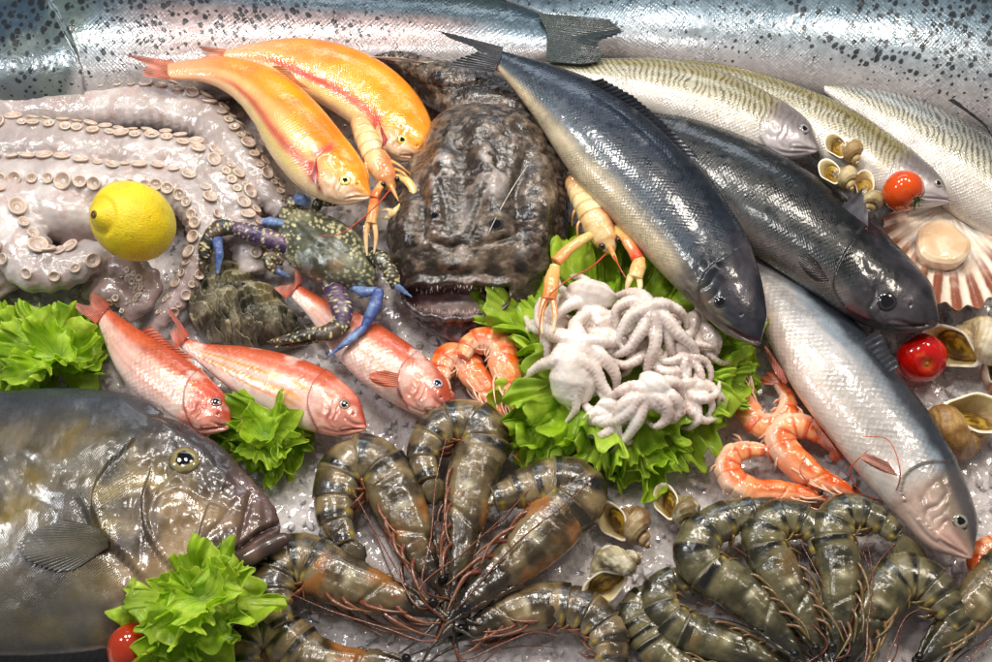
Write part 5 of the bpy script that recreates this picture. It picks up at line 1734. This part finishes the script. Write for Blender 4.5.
    cp('leg', [(378, 290, .06), (375, 306, .06), (367, 322, .056), (364, 330, .054)], [5, 6.5, 6, 4], S3)
    cp('leg', [(364, 328, .056), (348, 341, .056), (328, 356, .05)], [4.5, 3.6, .8], S3)
    cp('leg', [(368, 252, .058), (379, 258, .062), (388, 268, .062)], [6, 9, 7], S1)
    cp('leg', [(386, 264, .064), (392, 276, .064), (396, 288, .06)], [7, 7.5, 5], S1)
    cp('leg', [(394, 284, .062), (402, 290, .06), (412, 297, .056)], [4.5, 3, .6], S3)
    cp('leg', [(284, 262, .05), (272, 256, .055), (264, 256, .055)], [5, 6, 5], S1)
    cp('leg', [(266, 256, .056), (271, 266, .052), (278, 272, .048)], [5, 5.5, 4], S1)
    cp('leg', [(276, 270, .05), (283, 274, .046), (290, 277, .042)], [4, 3, .8], S3)
    cp('leg', [(284, 224, .055), (272, 222, .06), (262, 222, .06)], [4, 5, 4], S3)
    # swimming paddles at the back
    cp('swimming_leg', [(300, 212, .052), (292, 202, .058), (284, 198, .058)], [5, 7, 5], S1)
    cp('swimming_leg', [(316, 214, .05), (318, 204, .056), (334, 200, .056), (348, 202, .052)], [4, 6, 7, 2], S1)
    cp('swimming_leg', [(296, 198, .06), (302, 200, .062), (310, 204, .058)], [6, 7, 3], S3)


crab()
# ---------------------------------------------------------------- lettuce, lemon, tomatoes
LEAF = wet('lettuce_leaf', .32, .5, .12, mottle=(70, .16), bump=(120, .5), bump2=(45, 1.2), cbump=.5, transl=.55, spec=.4)


def leaf(parent, ctr, outline, z0, zedge, seed, amp=.011, k1=9, k2=22, inner=.12, dome=.0, rot=0.0, thick=.0006, nr=56, na=720, tone=0.0, name='leaf'):
    """a frilled leaf: flat heart, rim ruffled ever more tightly"""
    rg = np.random.default_rng(seed)
    o = np.array(outline, float)
    cl = spl(np.concatenate([o, o[:1]]), na + 1)
    d = np.linalg.norm(cl[1:] - cl[:-1], axis=1).sum()
    cl = cl[:-1]
    u = np.arange(na) / na * 2 * math.pi
    r = np.linspace(inner, 1, nr)
    base = np.asarray(ctr, float) + (cl - ctr)[None] * r[:, None, None]
    cu, su = np.cos(u)[None], np.sin(u)[None]
    R = r[:, None]

    def ring(k, sd, ph):
        rr = k / (2 * math.pi)
        return np.clip(vn(np.stack([cu * rr * 1.6 + 0 * R, su * rr * 1.6 + 0 * R, 0 * cu + R * 1.1 + sd], -1), seed + int(ph)) * 1.9, -1.1, 1.1)

    w2, w3 = ss(.35, 1, R), ss(.6, 1, R)
    G = PX(base, np.full(base.shape[:2], z0))
    circ = np.linalg.norm(np.diff(G[-1], axis=0), axis=1).sum()
    ka, kb = circ / .027, circ / .0105
    ramp = .35 + .65 * R
    z = z0 + (zedge - z0) * R ** 1.4 + dome * (1 - R ** 2)
    z = z + amp * ramp * (1.0 * vn(G * 34, seed) + .55 * vn(G * 75, seed + 1))
    z = z + amp * (.62 * w2 * ring(ka, 3, 2) + .52 * w3 * ring(kb, 5, 3) + .2 * w3 * ring(kb * 2.2, 6, 4))
    out = amp * (.5 * w2 * ring(ka, 9, 5) + .5 * w3 * ring(kb, 11, 6) + .16 * w3 * ring(kb * 2.4, 12, 9))
    tan = amp * (.55 * w2 * ring(ka, 15, 8) + .42 * w3 * ring(kb, 16, 11))
    G[..., :2] += (amp * .7 * ramp)[..., None] * np.stack([vn(G * 40, seed + 2), vn(G * 40, seed + 3)], -1)
    c0 = P(ctr[0], ctr[1], z0)
    dirv = unit(G - c0)
    tang = np.cross([0, 0, 1.0], dirv)
    G = G + dirv * out[..., None] + tang * tan[..., None]
    G[..., 2] = np.maximum(z, .003 + .002 * R)
    n1, n2 = fbm(G, 30, 3, seed), fbm(G, 90, 3, seed + 2)
    vein = np.abs(((u[None] / (2 * math.pi) * 14 + .25 * n1) % 1) - .5) * 2
    G[..., 2] += .0012 * ss(.75, 1.0, vein) * (1 - R) + .0016 * n2 * R
    col = mix(c(186, 218, 44), c(216, 236, 92), ss(-.3, .4, n1))
    col = mix(col, c(146, 194, 32), ss(.05, .5, n2 - n1 * .4) * .5)
    col = mix(col, c(178, 212, 84), ss(.5, .1, R + 0 * n1) * .8)
    col = mix(col, c(186, 214, 110), ss(.82, .98, vein) * (1 - R) * .8)
    col = mix(col, c(210, 234, 84), ss(.9, 1.0, R) * .5 + 0 * n1)
    rid = ss(.10, .02, np.abs(vn(G * 85, seed + 31))) + .6 * ss(.10, .02, np.abs(vn(G * 190, seed + 37)))
    col = mix(col, c(206, 226, 128), np.clip(rid, 0, 1) * .42)
    col = mix(col, c(112, 162, 28), ss(.1, .5, fbm(G, 16, 3, seed + 41)) * .55)
    col = mix(col, c(176, 150, 60), ss(.985, 1.0, R) * ss(.1, .4, fbm(G, 40, 2, seed + 43)) * .7)
    col = col * (1 + tone)
    mb = MB()
    mb.grid(G.transpose(1, 0, 2), False, Col=np.clip(col.transpose(1, 0, 2), 0, 1))
    mb.grid(np.stack([G[:, -1], G[:, 0]], 0), False, Col=np.stack([col[:, -1], col[:, 0]], 0))
    if inner > .02:
        mb.grid(np.stack([G[0], G[0] * .5 + G[0].mean(0) * .5, np.repeat(G[0].mean(0)[None], na, 0)], 0), True, Col=np.repeat(c(190, 216, 100)[None, None], 3, 0) * np.ones((3, na, 1)))
    ob = mb.build(name, LEAF, parent)
    md = ob.modifiers.new('thickness', 'SOLIDIFY'); md.thickness = thick
    return ob


def scale_outline(o, ctr, k, dx=0, dy=0):
    o = np.array(o, float)
    return [(ctr[0] + (x - ctr[0]) * k + dx, ctr[1] + (y - ctr[1]) * k + dy) for x, y in o]


def clump(label, ctr, outline, z, seed, layers=4, rise=.012, amp=.011, shift=(0, 0)):
    r = root('lettuce', P(*ctr), label, 'lettuce', 'bright green frilly lettuce clumps')
    for i in range(layers):
        k = 1 - .2 * i
        o = scale_outline(outline, ctr, k, shift[0] * i, shift[1] * i)
        leaf(r, (ctr[0] + shift[0] * i, ctr[1] + shift[1] * i), o, z + rise * i * .5, z + rise * (i + .3), seed + i * 7, amp * (1 - .08 * i), 8 + i, 20 - i * 2, tone=.04 * i - .04)
    return r


clump('frilly green lettuce clump at the left edge, above the John Dory', (40, 358), [(-40, 330), (0, 305), (40, 308), (78, 312), (104, 326), (116, 350), (108, 372), (84, 384), (40, 386), (24, 412), (-10, 412), (-50, 390)], .016, 3, 4, .014, .013, (6, 0))
clump('frilly green lettuce clump between the red mullet and the John Dory head', (266, 436), [(244, 386), (272, 386), (300, 396), (318, 412), (320, 432), (308, 448), (298, 466), (282, 488), (262, 474), (236, 462), (214, 444), (222, 422), (236, 404)], .018, 13, 4, .013, .012)
clump('frilly green lettuce clump on the John Dory belly, half hiding a tomato', (190, 604), [(116, 606), (132, 590), (165, 578), (185, 562), (205, 546), (228, 546), (240, 562), (262, 574), (272, 594), (268, 624), (244, 640), (222, 668), (170, 690), (120, 680), (114, 650), (112, 624)], .068, 23, 4, .014, .013, (4, -2))
bed = [(490, 322), (494, 300), (512, 276), (540, 256), (580, 250), (620, 252), (655, 256), (686, 268), (712, 296), (722, 328), (748, 346), (754, 366), (736, 394), (716, 420), (690, 446), (664, 470), (636, 484), (604, 474), (570, 462), (536, 454), (512, 436), (506, 410), (514, 380), (514, 352)]
r = root('lettuce', P(616, 366), 'wide bed of green lettuce under the baby octopuses', 'lettuce', 'bright green frilly lettuce clumps')
for i, (k, z) in enumerate(((1.1, .016), (1.0, .03), (.9, .038))):
    leaf(r, (616, 366), scale_outline(bed, (616, 366), k), z, z + .012, 40 + i * 5, .0125, 13, 30 + 3 * i, na=1000, tone=.03 * i, inner=.2)


def lemon():
    LEM = wet('lemon_peel', .33, .35, .15, sss=.15, ssss=.004, sssr=(1, .7, .1), mottle=(40, .06), bump=(420, .5), bump2=(900, .6))
    cpt = P(133, 221, .098)
    k = np.linalg.norm(CAM - cpt) / _F
    ax = unit(np.array([-.46, -.30, .62]))
    n, m = 120, 120
    t = np.linspace(0, 1, n)
    ph = t * math.pi
    rad = np.sin(ph) ** .92
    h = np.cos(ph) * 1.12
    # nipple end
    nip = np.exp(-((t - .0) / .085) ** 2)
    h = h + .16 * nip - .05 * np.exp(-((t - .13) / .03) ** 2)
    rad = rad * (1 - .0 * nip)
    a = unit(np.cross(ax, [0, 0, 1.0])); bb = np.cross(ax, a)
    th = np.arange(m) / m * 2 * math.pi
    R = 37.5 * k
    G = cpt + R * (rad[:, None, None] * (np.cos(th)[None, :, None] * a * 1.1 + np.sin(th)[None, :, None] * bb * .96) + h[:, None, None] * ax)
    G = G + unit(G - cpt) * (.0009 * fbm(G, 50, 3, 2) + .0011 * fbm(G, 22, 2, 6))[..., None]
    col = mix(c(240, 206, 10), c(244, 218, 30), ss(-.3, .3, fbm(G, 30, 3, 1)))
    col = mix(col, c(214, 170, 20), np.exp(-((t - .10) / .04) ** 2)[:, None] * .35 + 0 * col[..., 0])
    col = mix(col, c(196, 180, 40), ss(.1, .5, fbm(G, 60, 3, 8)) * .35)
    col = mix(col, c(150, 106, 30), ss(.62, .72, fbm(G, 210, 2, 9)) * .5)
    col = mix(col, c(206, 206, 60), ss(.1, -.5, ((G - cpt) @ ax) / R)[..., ] * .25)
    mb = MB(); mb.grid(G, True, True, True, Col=np.clip(col, 0, 1))
    r = root('lemon', cpt * [1, 1, 0], 'whole yellow lemon lying on the octopus arms', 'lemon')
    mb.build('peel', LEM, r)
    tip = cpt + ax * R * 1.27
    s = MB()
    lathe(s, [(.4, -.6), (.9, -.1), (1, .25), (.7, .5), (.3, .35), (0, .3)], np.zeros(3), ax, 14, [c(150, 120, 30)] * 2 + [c(110, 74, 30)] * 2 + [c(60, 38, 20)] * 2)
    s.V = [np.concatenate(s.V) * .0042 + tip - ax * .001]
    s.build('stem_scar', LEM, r)


lemon()
TOM = wet('tomato_skin', .12, 1.0, .03, sss=.12, ssss=.004, sssr=(1, .2, .1), mottle=(30, .08), bump=(30, .1), rvar=.03)
CALYX = wet('tomato_calyx', .5, .2, .2, mottle=(200, .3), bump=(200, .4))


def tomato(label, x, y, z, rpx, ax, col, calyx=True, sq=1.0):
    cpt = P(x, y, z)
    k = np.linalg.norm(CAM - cpt) / _F
    R = rpx * k
    ax = unit(np.array(ax, float))
    r = root('cherry_tomato', cpt * [1, 1, 0], label, 'tomato', 'cherry tomatoes')
    n, m = 70, 80
    t = np.linspace(0, 1, n); ph = t * math.pi
    h = np.cos(ph) * .9 * sq - .16 * np.exp(-(t / .09) ** 2)
    a = unit(np.cross(ax, [0.1, 0.2, 1.0])); bb = np.cross(ax, a)
    th = np.arange(m) / m * 2 * math.pi
    lob = 1 + .012 * np.cos(5 * th + .5)[None] * np.sin(ph)[:, None]
    G = cpt + R * ((np.sin(ph)[:, None] * lob)[..., None] * (np.cos(th)[None, :, None] * a + np.sin(th)[None, :, None] * bb) + h[:, None, None] * ax)
    cc = mix(c(*col), c(*col) * np.array([1.15, 1.6, 1.2]), ss(-.2, .4, fbm(G, 40, 3, 3)))
    cc = mix(cc, c(206, 110, 30), ss(.12, .02, t)[:, None] * .7 + 0 * cc[..., 0])
    cc = mix(cc, c(226, 120, 40), ss(.35, .6, fbm(G, 150, 2, 12)) * .35)
    cc = mix(cc, c(*col) * .7, ss(.0, .5, fbm(G, 25, 3, 14)) * .4)
    MB().grid(G, True, True, True, Col=np.clip(cc, 0, 1)).build('skin', TOM, r)
    top = cpt + ax * R * .76 * sq
    if calyx:
        cm = MB()
        for j in range(5):
            an = j * 1.257 + .3
            d = a * math.cos(an) + bb * math.sin(an)
            q = np.array([top, top + d * R * .25 + ax * R * .1, top + d * R * .5 + ax * R * (.0 + .12 * (j % 2)), top + d * R * .72 + ax * R * (.05 * (j % 3))])
            cm.tube(spl(q, 20), np.interp(np.linspace(0, 1, 20), [0, .3, 1], [.05, .09, .01]) * R, 8, up=ax, flat=.3, Col=c(44, 84, 26))
        cm.tube(spl(np.array([top, top + ax * R * .2, top + ax * R * .38 + a * R * .12]), 12), .04 * R, 8, Col=c(70, 100, 40))
        cm.build('calyx', CALYX, r)
    else:
        s = MB()
        lathe(s, [(1, -.4), (1, .0), (.7, .25), (0, .3)], np.zeros(3), ax, 12, [c(170, 130, 50)] * 4)
        s.V = [np.concatenate(s.V) * R * .09 + cpt + ax * R * (.9 * sq - .15)]
        s.build('stem_scar', CALYX, r)


tomato('orange red cherry tomato with green calyx above the scallop shell', 903, 191, .088, 20.5, (.45, -.62, .1), (214, 66, 12))
tomato('bright red cherry tomato on the ice beside the dark sea bass', 922, 358, .024, 24, (0, -.72, .62), (206, 16, 8), False, .92)
tomato('cherry tomato half hidden under the lettuce at the bottom left', 132, 648, .066, 24, (.8, -.3, .5), (176, 46, 14), True)
# ---------------------------------------------------------------- whelks, scallop, oyster
SHELL = wet('whelk_shell', .4, .3, .2, mottle=(80, .25), bump=(150, .7), bump2=(60, .6))


def whelk(label, ap, tipd, z, size, tone, seed, face=(0, -.5, .86), crust=0.0, whorls=3.6, meat=True, hand=1):
    """snail shell: mouth at photo position ap facing 'face', spire pointing along tipd (photo direction)"""
    rg = np.random.default_rng(seed)
    k = np.linalg.norm(CAM - P(ap[0], ap[1], z)) / _F
    S = size * 1.25 * k
    r = root('whelk', P(ap[0], ap[1], 0), label, 'whelk', 'whelk shells on the ice')
    # shell frame: spiral about axis Z (spire at +Z), mouth at angle 0
    n, m = 420, 44
    t = np.linspace(0, whorls * 2 * math.pi, n)
    b_ = .125
    g = np.exp(-b_ * t)                                  # 1 at the mouth, small at the tip
    th = np.arange(m) / m * 2 * math.pi
    rc = .56 * g                                          # tube centre radius
    zc = 1.7 * (1 - g)                                   # climbs to the tip
    tr = .53 * g
    flare = 1 + .07 * np.exp(-t / .22)
    ribs = 1 + (.03 * np.sin(th * 11)[None] + .05 * np.maximum(0, np.sin(t * 4.0))[:, None] * (1 if crust == 0 else 1.6)) * (1 - np.exp(-t / .8))[:, None]
    ex = np.cos(th)[None] * (tr * flare)[:, None] * ribs
    ez = np.sin(th)[None] * (tr * flare * 1.3)[:, None] * ribs
    tear = np.exp(-t / 1.2)[:, None]
    ex = ex * (1 - .38 * tear * ss(-.1, 1, np.sin(th))[None])
    ez = ez * (1 + .16 * tear * ss(.4, 1, np.sin(th))[None])
    # pull the base of the mouth down into a short canal
    can = np.exp(-t / .5)[:, None] * ss(-.2, -1, np.sin(th))[None]
    ez = ez - .35 * can * tr[:, None]
    X = (rc[:, None] + ex) * np.cos(t)[:, None]
    Y = (rc[:, None] + ex) * np.sin(t)[:, None] * hand
    Z = zc[:, None] + ez
    L = np.stack([X, Y, Z], -1)
    # outward world frame
    f = unit(np.array(face, float))
    td = P(ap[0] + tipd[0], ap[1] + tipd[1], z) - P(ap[0], ap[1], z)
    td = td + np.array([0, 0, tipd[2] if len(tipd) > 2 else 0.0])
    zax = unit(td - 0 * f)
    f = unit(f - (f @ zax) * zax)
    # mouth opening direction in shell frame is -Y (tube runs to +Y away from it)
    yax = -f * hand
    xax = np.cross(yax, zax) * 1.0
    M = np.stack([xax, yax, zax], 0)
    mouth = np.array([rc[0], 0, 0])
    G = (L - mouth) @ M * S
    cpt = P(ap[0], ap[1], z)
    G = G + cpt
    nA = fbm(G, 70, 4, seed)
    axis_dir = unit(G - G.mean(1, keepdims=True))
    G = G + axis_dir * ((nA * (.0008 + .0022 * crust)) * (1 - np.exp(-t / .3)[:, None]))[..., None]
    c0 = mix(c(*tone[0]), c(*tone[1]), ss(-.35, .4, nA))
    stripe = .5 + .5 * np.sin(th * 16)[None] * np.ones((n, 1))
    c0 = mix(c0, c(*tone[1]) * .75, stripe * .35)
    if crust: c0 = mix(c0, c(226, 214, 190), ss(.1, .4, fbm(G, 120, 3, seed + 2)) * crust)
    c0 = mix(c0, c(234, 226, 206), np.exp(-t / .35)[:, None] * np.ones(m) * .9)
    mb = MB()
    mb.grid(G, True, False, True, Col=np.clip(c0, 0, 1))
    # inside of the mouth, going back round the first half turn
    q = np.where(t < 1.9)[0]
    cen = G[q].mean(1, keepdims=True)
    Gi = cen + (G[q] - cen) * .88
    ci = mix(c(216, 196, 146), c(120, 80, 24), ss(.0, .9, t[q])[:, None] * np.ones(m))
    mb.grid(np.concatenate([G[:1], Gi[:1] * .5 + G[:1] * .5, Gi], 0), True, False, True, Col=np.clip(np.concatenate([np.ones((1, m, 1)) * c(240, 232, 214), np.ones((1, m, 1)) * c(240, 230, 206), ci], 0), 0, 1))
    mb.build('shell', SHELL, r)
    if meat:
        i = q[np.argmin(np.abs(t[q] - .55))]
        ring = G[i].mean(0) + (G[i] - G[i].mean(0)) * .84
        nn = unit(G[0].mean(0) - G[i].mean(0))
        rr = np.linspace(1, 0.001, 16)
        D = ring.mean(0) + (ring - ring.mean(0))[None] * rr[:, None, None] + nn * (.0025 * (1 - rr ** 2))[:, None, None]
        co = mix(c(96, 66, 16), c(176, 140, 44), ss(-.2, .4, fbm(D, 120, 3, seed) + .15 * np.sin(rr * 16)[:, None]))
        MB().grid(D, True, False, True, Col=np.clip(co, 0, 1)).build('operculum', wet('operculum', .25, .8, .1, mottle=(150, .2), bump=(200, .4)), r)
    return r


W1 = ((190, 166, 124), (126, 92, 58))
W2 = ((214, 196, 150), (160, 130, 80))
whelk('brown whelk with smooth white mouth, upper left of the three by the lettuce bed', (613, 522), (24, 34), .022, 21, W1, 1, (-.45, -.25, .86))
whelk('rough crusted whelk with a tall spire, upper right of the three by the lettuce bed', (666, 502), (16, 52), .022, 18, ((180, 168, 126), (120, 98, 60)), 2, (-.35, -.1, .93), .8)
whelk('white mouthed whelk with a knobbly crusted spire, lowest of the three by the tiger prawns', (606, 586), (50, -20), .034, 22, ((196, 186, 150), (130, 112, 74)), 3, (-.2, -.55, .8), .9)
whelk('small pale whelk with a long narrow mouth, upper of those by the cream whiting', (836, 146), (14, 26), .084, 14, W2, 4, (-.2, -.2, .95))
whelk('small pale whelk with a round mouth, lower left of those by the cream whiting', (830, 172), (16, 28), .084, 14, W2, 5, (-.1, -.4, .9))
whelk('small yellowish whelk beside the orange tomato', (864, 184), (-8, 28), .08, 15, ((206, 196, 160), (150, 128, 80)), 6, (.1, -.4, .9), .3)
whelk('white whelk with wide open mouth right of the red tomato', (952, 348), (40, 24), .026, 27, ((226, 214, 186), (190, 164, 116)), 7, (-.5, -.3, .8))
whelk('brown ribbed whelk lying below the red tomato, its mouth turned away', (978, 412), (-62, -10), .03, 31, ((196, 156, 92), (140, 98, 50)), 8, (.6, -.1, .75), 0, 3.4)
whelk('brown whelk cut by the right edge, under the scallop', (996, 366), (-10, 36), .02, 18, ((190, 110, 80), (140, 90, 60)), 9, (.3, -.3, .8))


def scallop():
    SC = wet('scallop_shell', .3, .5, .15, mottle=(70, .1), bump=(120, .3))
    ctr = np.array([948.0, 226.0])
    r = root('scallop', P(950, 240), 'open scallop half shell with brown rimmed ribs and a round white scallop in it', 'scallop')
    nu, nr = 420, 60
    out = np.array([(884, 216), (882, 236), (892, 262), (912, 286), (938, 302), (966, 308), (990, 300), (1008, 276), (1016, 244), (1010, 214), (990, 200), (968, 204), (940, 198), (912, 204)], float)
    out = spl(np.concatenate([out, out[:1]]), nu + 1)[:-1]
    hinge = np.array([946.0, 204.0])
    rr = np.linspace(.02, 1, nr)
    base = hinge + (out - hinge)[None] * rr[:, None, None]
    ang = np.unwrap(np.arctan2(out[:, 1] - hinge[1], out[:, 0] - hinge[0]))
    rib = np.cos(ang * 30)[None]
    lengths = np.linalg.norm(out - hinge, axis=1)
    fan = ss(35, 60, lengths)[None]
    zz = .032 + .022 * rr[:, None] ** 2.2 + .0035 * rib * rr[:, None] ** 1.5 * fan
    base = base + ((out - hinge)[None] * (.03 * rib * rr[:, None] ** 8 * fan)[..., None])
    G = PX(base, zz)
    n1 = fbm(G, 60, 3, 2)
    col = mix(c(236, 222, 206), c(246, 240, 230), ss(-.3, .3, n1))
    br = ss(.5, .85, rr[:, None] + .16 * n1) * ss(-.6, .3, rib + .5 * n1) * fan
    col = mix(col, c(226, 180, 140), ss(.45, .8, rr)[:, None] * .35 + 0 * n1)
    col = mix(col, c(132, 60, 22), br * .95)
    col = mix(col, c(100, 60, 40), (1 - fan) * ss(.5, 1, rr[:, None]) * ss(-.2, .2, n1) * .8)
    G2 = G.copy(); G2[..., 2] -= .0025
    mb = MB()
    mb.grid(G, True, True, False, Col=np.clip(col, 0, 1))
    mb.grid(G2[:, ::-1], True, True, False, Col=np.clip(col[:, ::-1] * .7, 0, 1))
    mb.grid(np.stack([G[-1], G2[-1]], 0), True, Col=np.clip(np.stack([col[-1]] * 2, 0) * .7, 0, 1))
    mb.build('shell', SC, r)
    cpt = P(941, 247, .047)
    k = np.linalg.norm(CAM - cpt) / _F
    n, m = 40, 90
    t = np.linspace(0, 1, n)
    prof_r = np.interp(t, [0, .5, .75, .9, 1], [.001, .8, .97, 1.0, .96])
    prof_h = np.interp(t, [0, .5, .75, .9, 1], [1, .94, .72, .3, -.4])
    th = np.arange(m) / m * 2 * math.pi
    wob = 1 + .05 * np.cos(3 * th + 1) + .03 * np.cos(5 * th)
    G = cpt + np.stack([prof_r[:, None] * np.cos(th) * wob * 25.5 * k, prof_r[:, None] * np.sin(th) * wob * 25.5 * k, np.repeat(prof_h[:, None] * .011, m, 1)], -1)
    G[..., 2] += .0011 * fbm(G, 60, 3, 4)
    cc = mix(c(226, 190, 150), c(240, 218, 186), ss(-.3, .4, fbm(G, 50, 3, 6)))
    cc = mix(cc, c(236, 220, 200), ss(.6, .9, t)[:, None] * .7 + 0 * cc[..., 0])
    MB().grid(G, True, True, False, Col=np.clip(cc, 0, 1)).build('meat', wet('scallop_meat', .18, 1.0, .05, sss=.5, ssss=.008, sssr=(1, .7, .4), mottle=(60, .06), bump=(180, .3)), r)


scallop()


def oyster():
    OY = wet('oyster_shell', .35, .6, .15, mottle=(90, .3), bump=(120, .5), bump2=(50, .5))
    out = np.array([(196, 268), (214, 260), (236, 266), (256, 280), (276, 292), (294, 312), (306, 330), (290, 340), (260, 346), (228, 344), (204, 336), (190, 318), (184, 292)], float)
    ctr = np.array([238.0, 308.0])
    nu, nr = 300, 110
    out = spl(np.concatenate([out, out[:1]]), nu + 1)[:-1]
    rr = np.linspace(.003, 1, nr)
    base = ctr + (out - ctr)[None] * rr[:, None, None]
    G = PX(base, np.full((nr, nu), .02))
    n1, n2 = fbm(G, 28, 4, 3), fbm(G, 80, 4, 6)
    lay = np.linalg.norm(base - [286, 326], axis=-1) / 17 + 2.2 * n1 + .7 * n2 + .12 * fbm(G, 170, 3, 9)           # overlapping flaky layers
    f = lay % 1
    G[..., 2] = .012 + .036 * np.sqrt(np.clip(1 - rr[:, None] ** 2, 0, 1)) + .013 * (1 - f) * ss(0, .25, f) + .007 * n1 + .003 * n2 + .0006 * fbm(G, 200, 3, 4)
    e = ss(.85, 1.0, f) + ss(.12, 0, f)
    col = mix(c(78, 74, 62), c(150, 142, 118), ss(-.3, .4, n2 + .4 * n1))
    col = mix(col, c(206, 196, 160), ss(.3, .05, f) * ss(-.3, .2, n2) * .75)
    col = mix(col, c(38, 36, 26), np.clip(ss(.75, .98, f) * .6, 0, 1))
    col = mix(col, c(140, 122, 60), ss(.15, .5, fbm(G, 18, 3, 14)) * .35)
    G2 = G.copy(); G2[..., 2] = .003
    mb = MB()
    mb.grid(G, True, True, False, Col=np.clip(col, 0, 1))
    mb.grid(np.stack([G[-1], G2[-1]], 0), True, Col=c(70, 60, 40))
    o = mb.build('oyster', OY)
    tag(o, 'rough brown closed oyster between the octopus arm and the crab', 'oyster')


oyster()
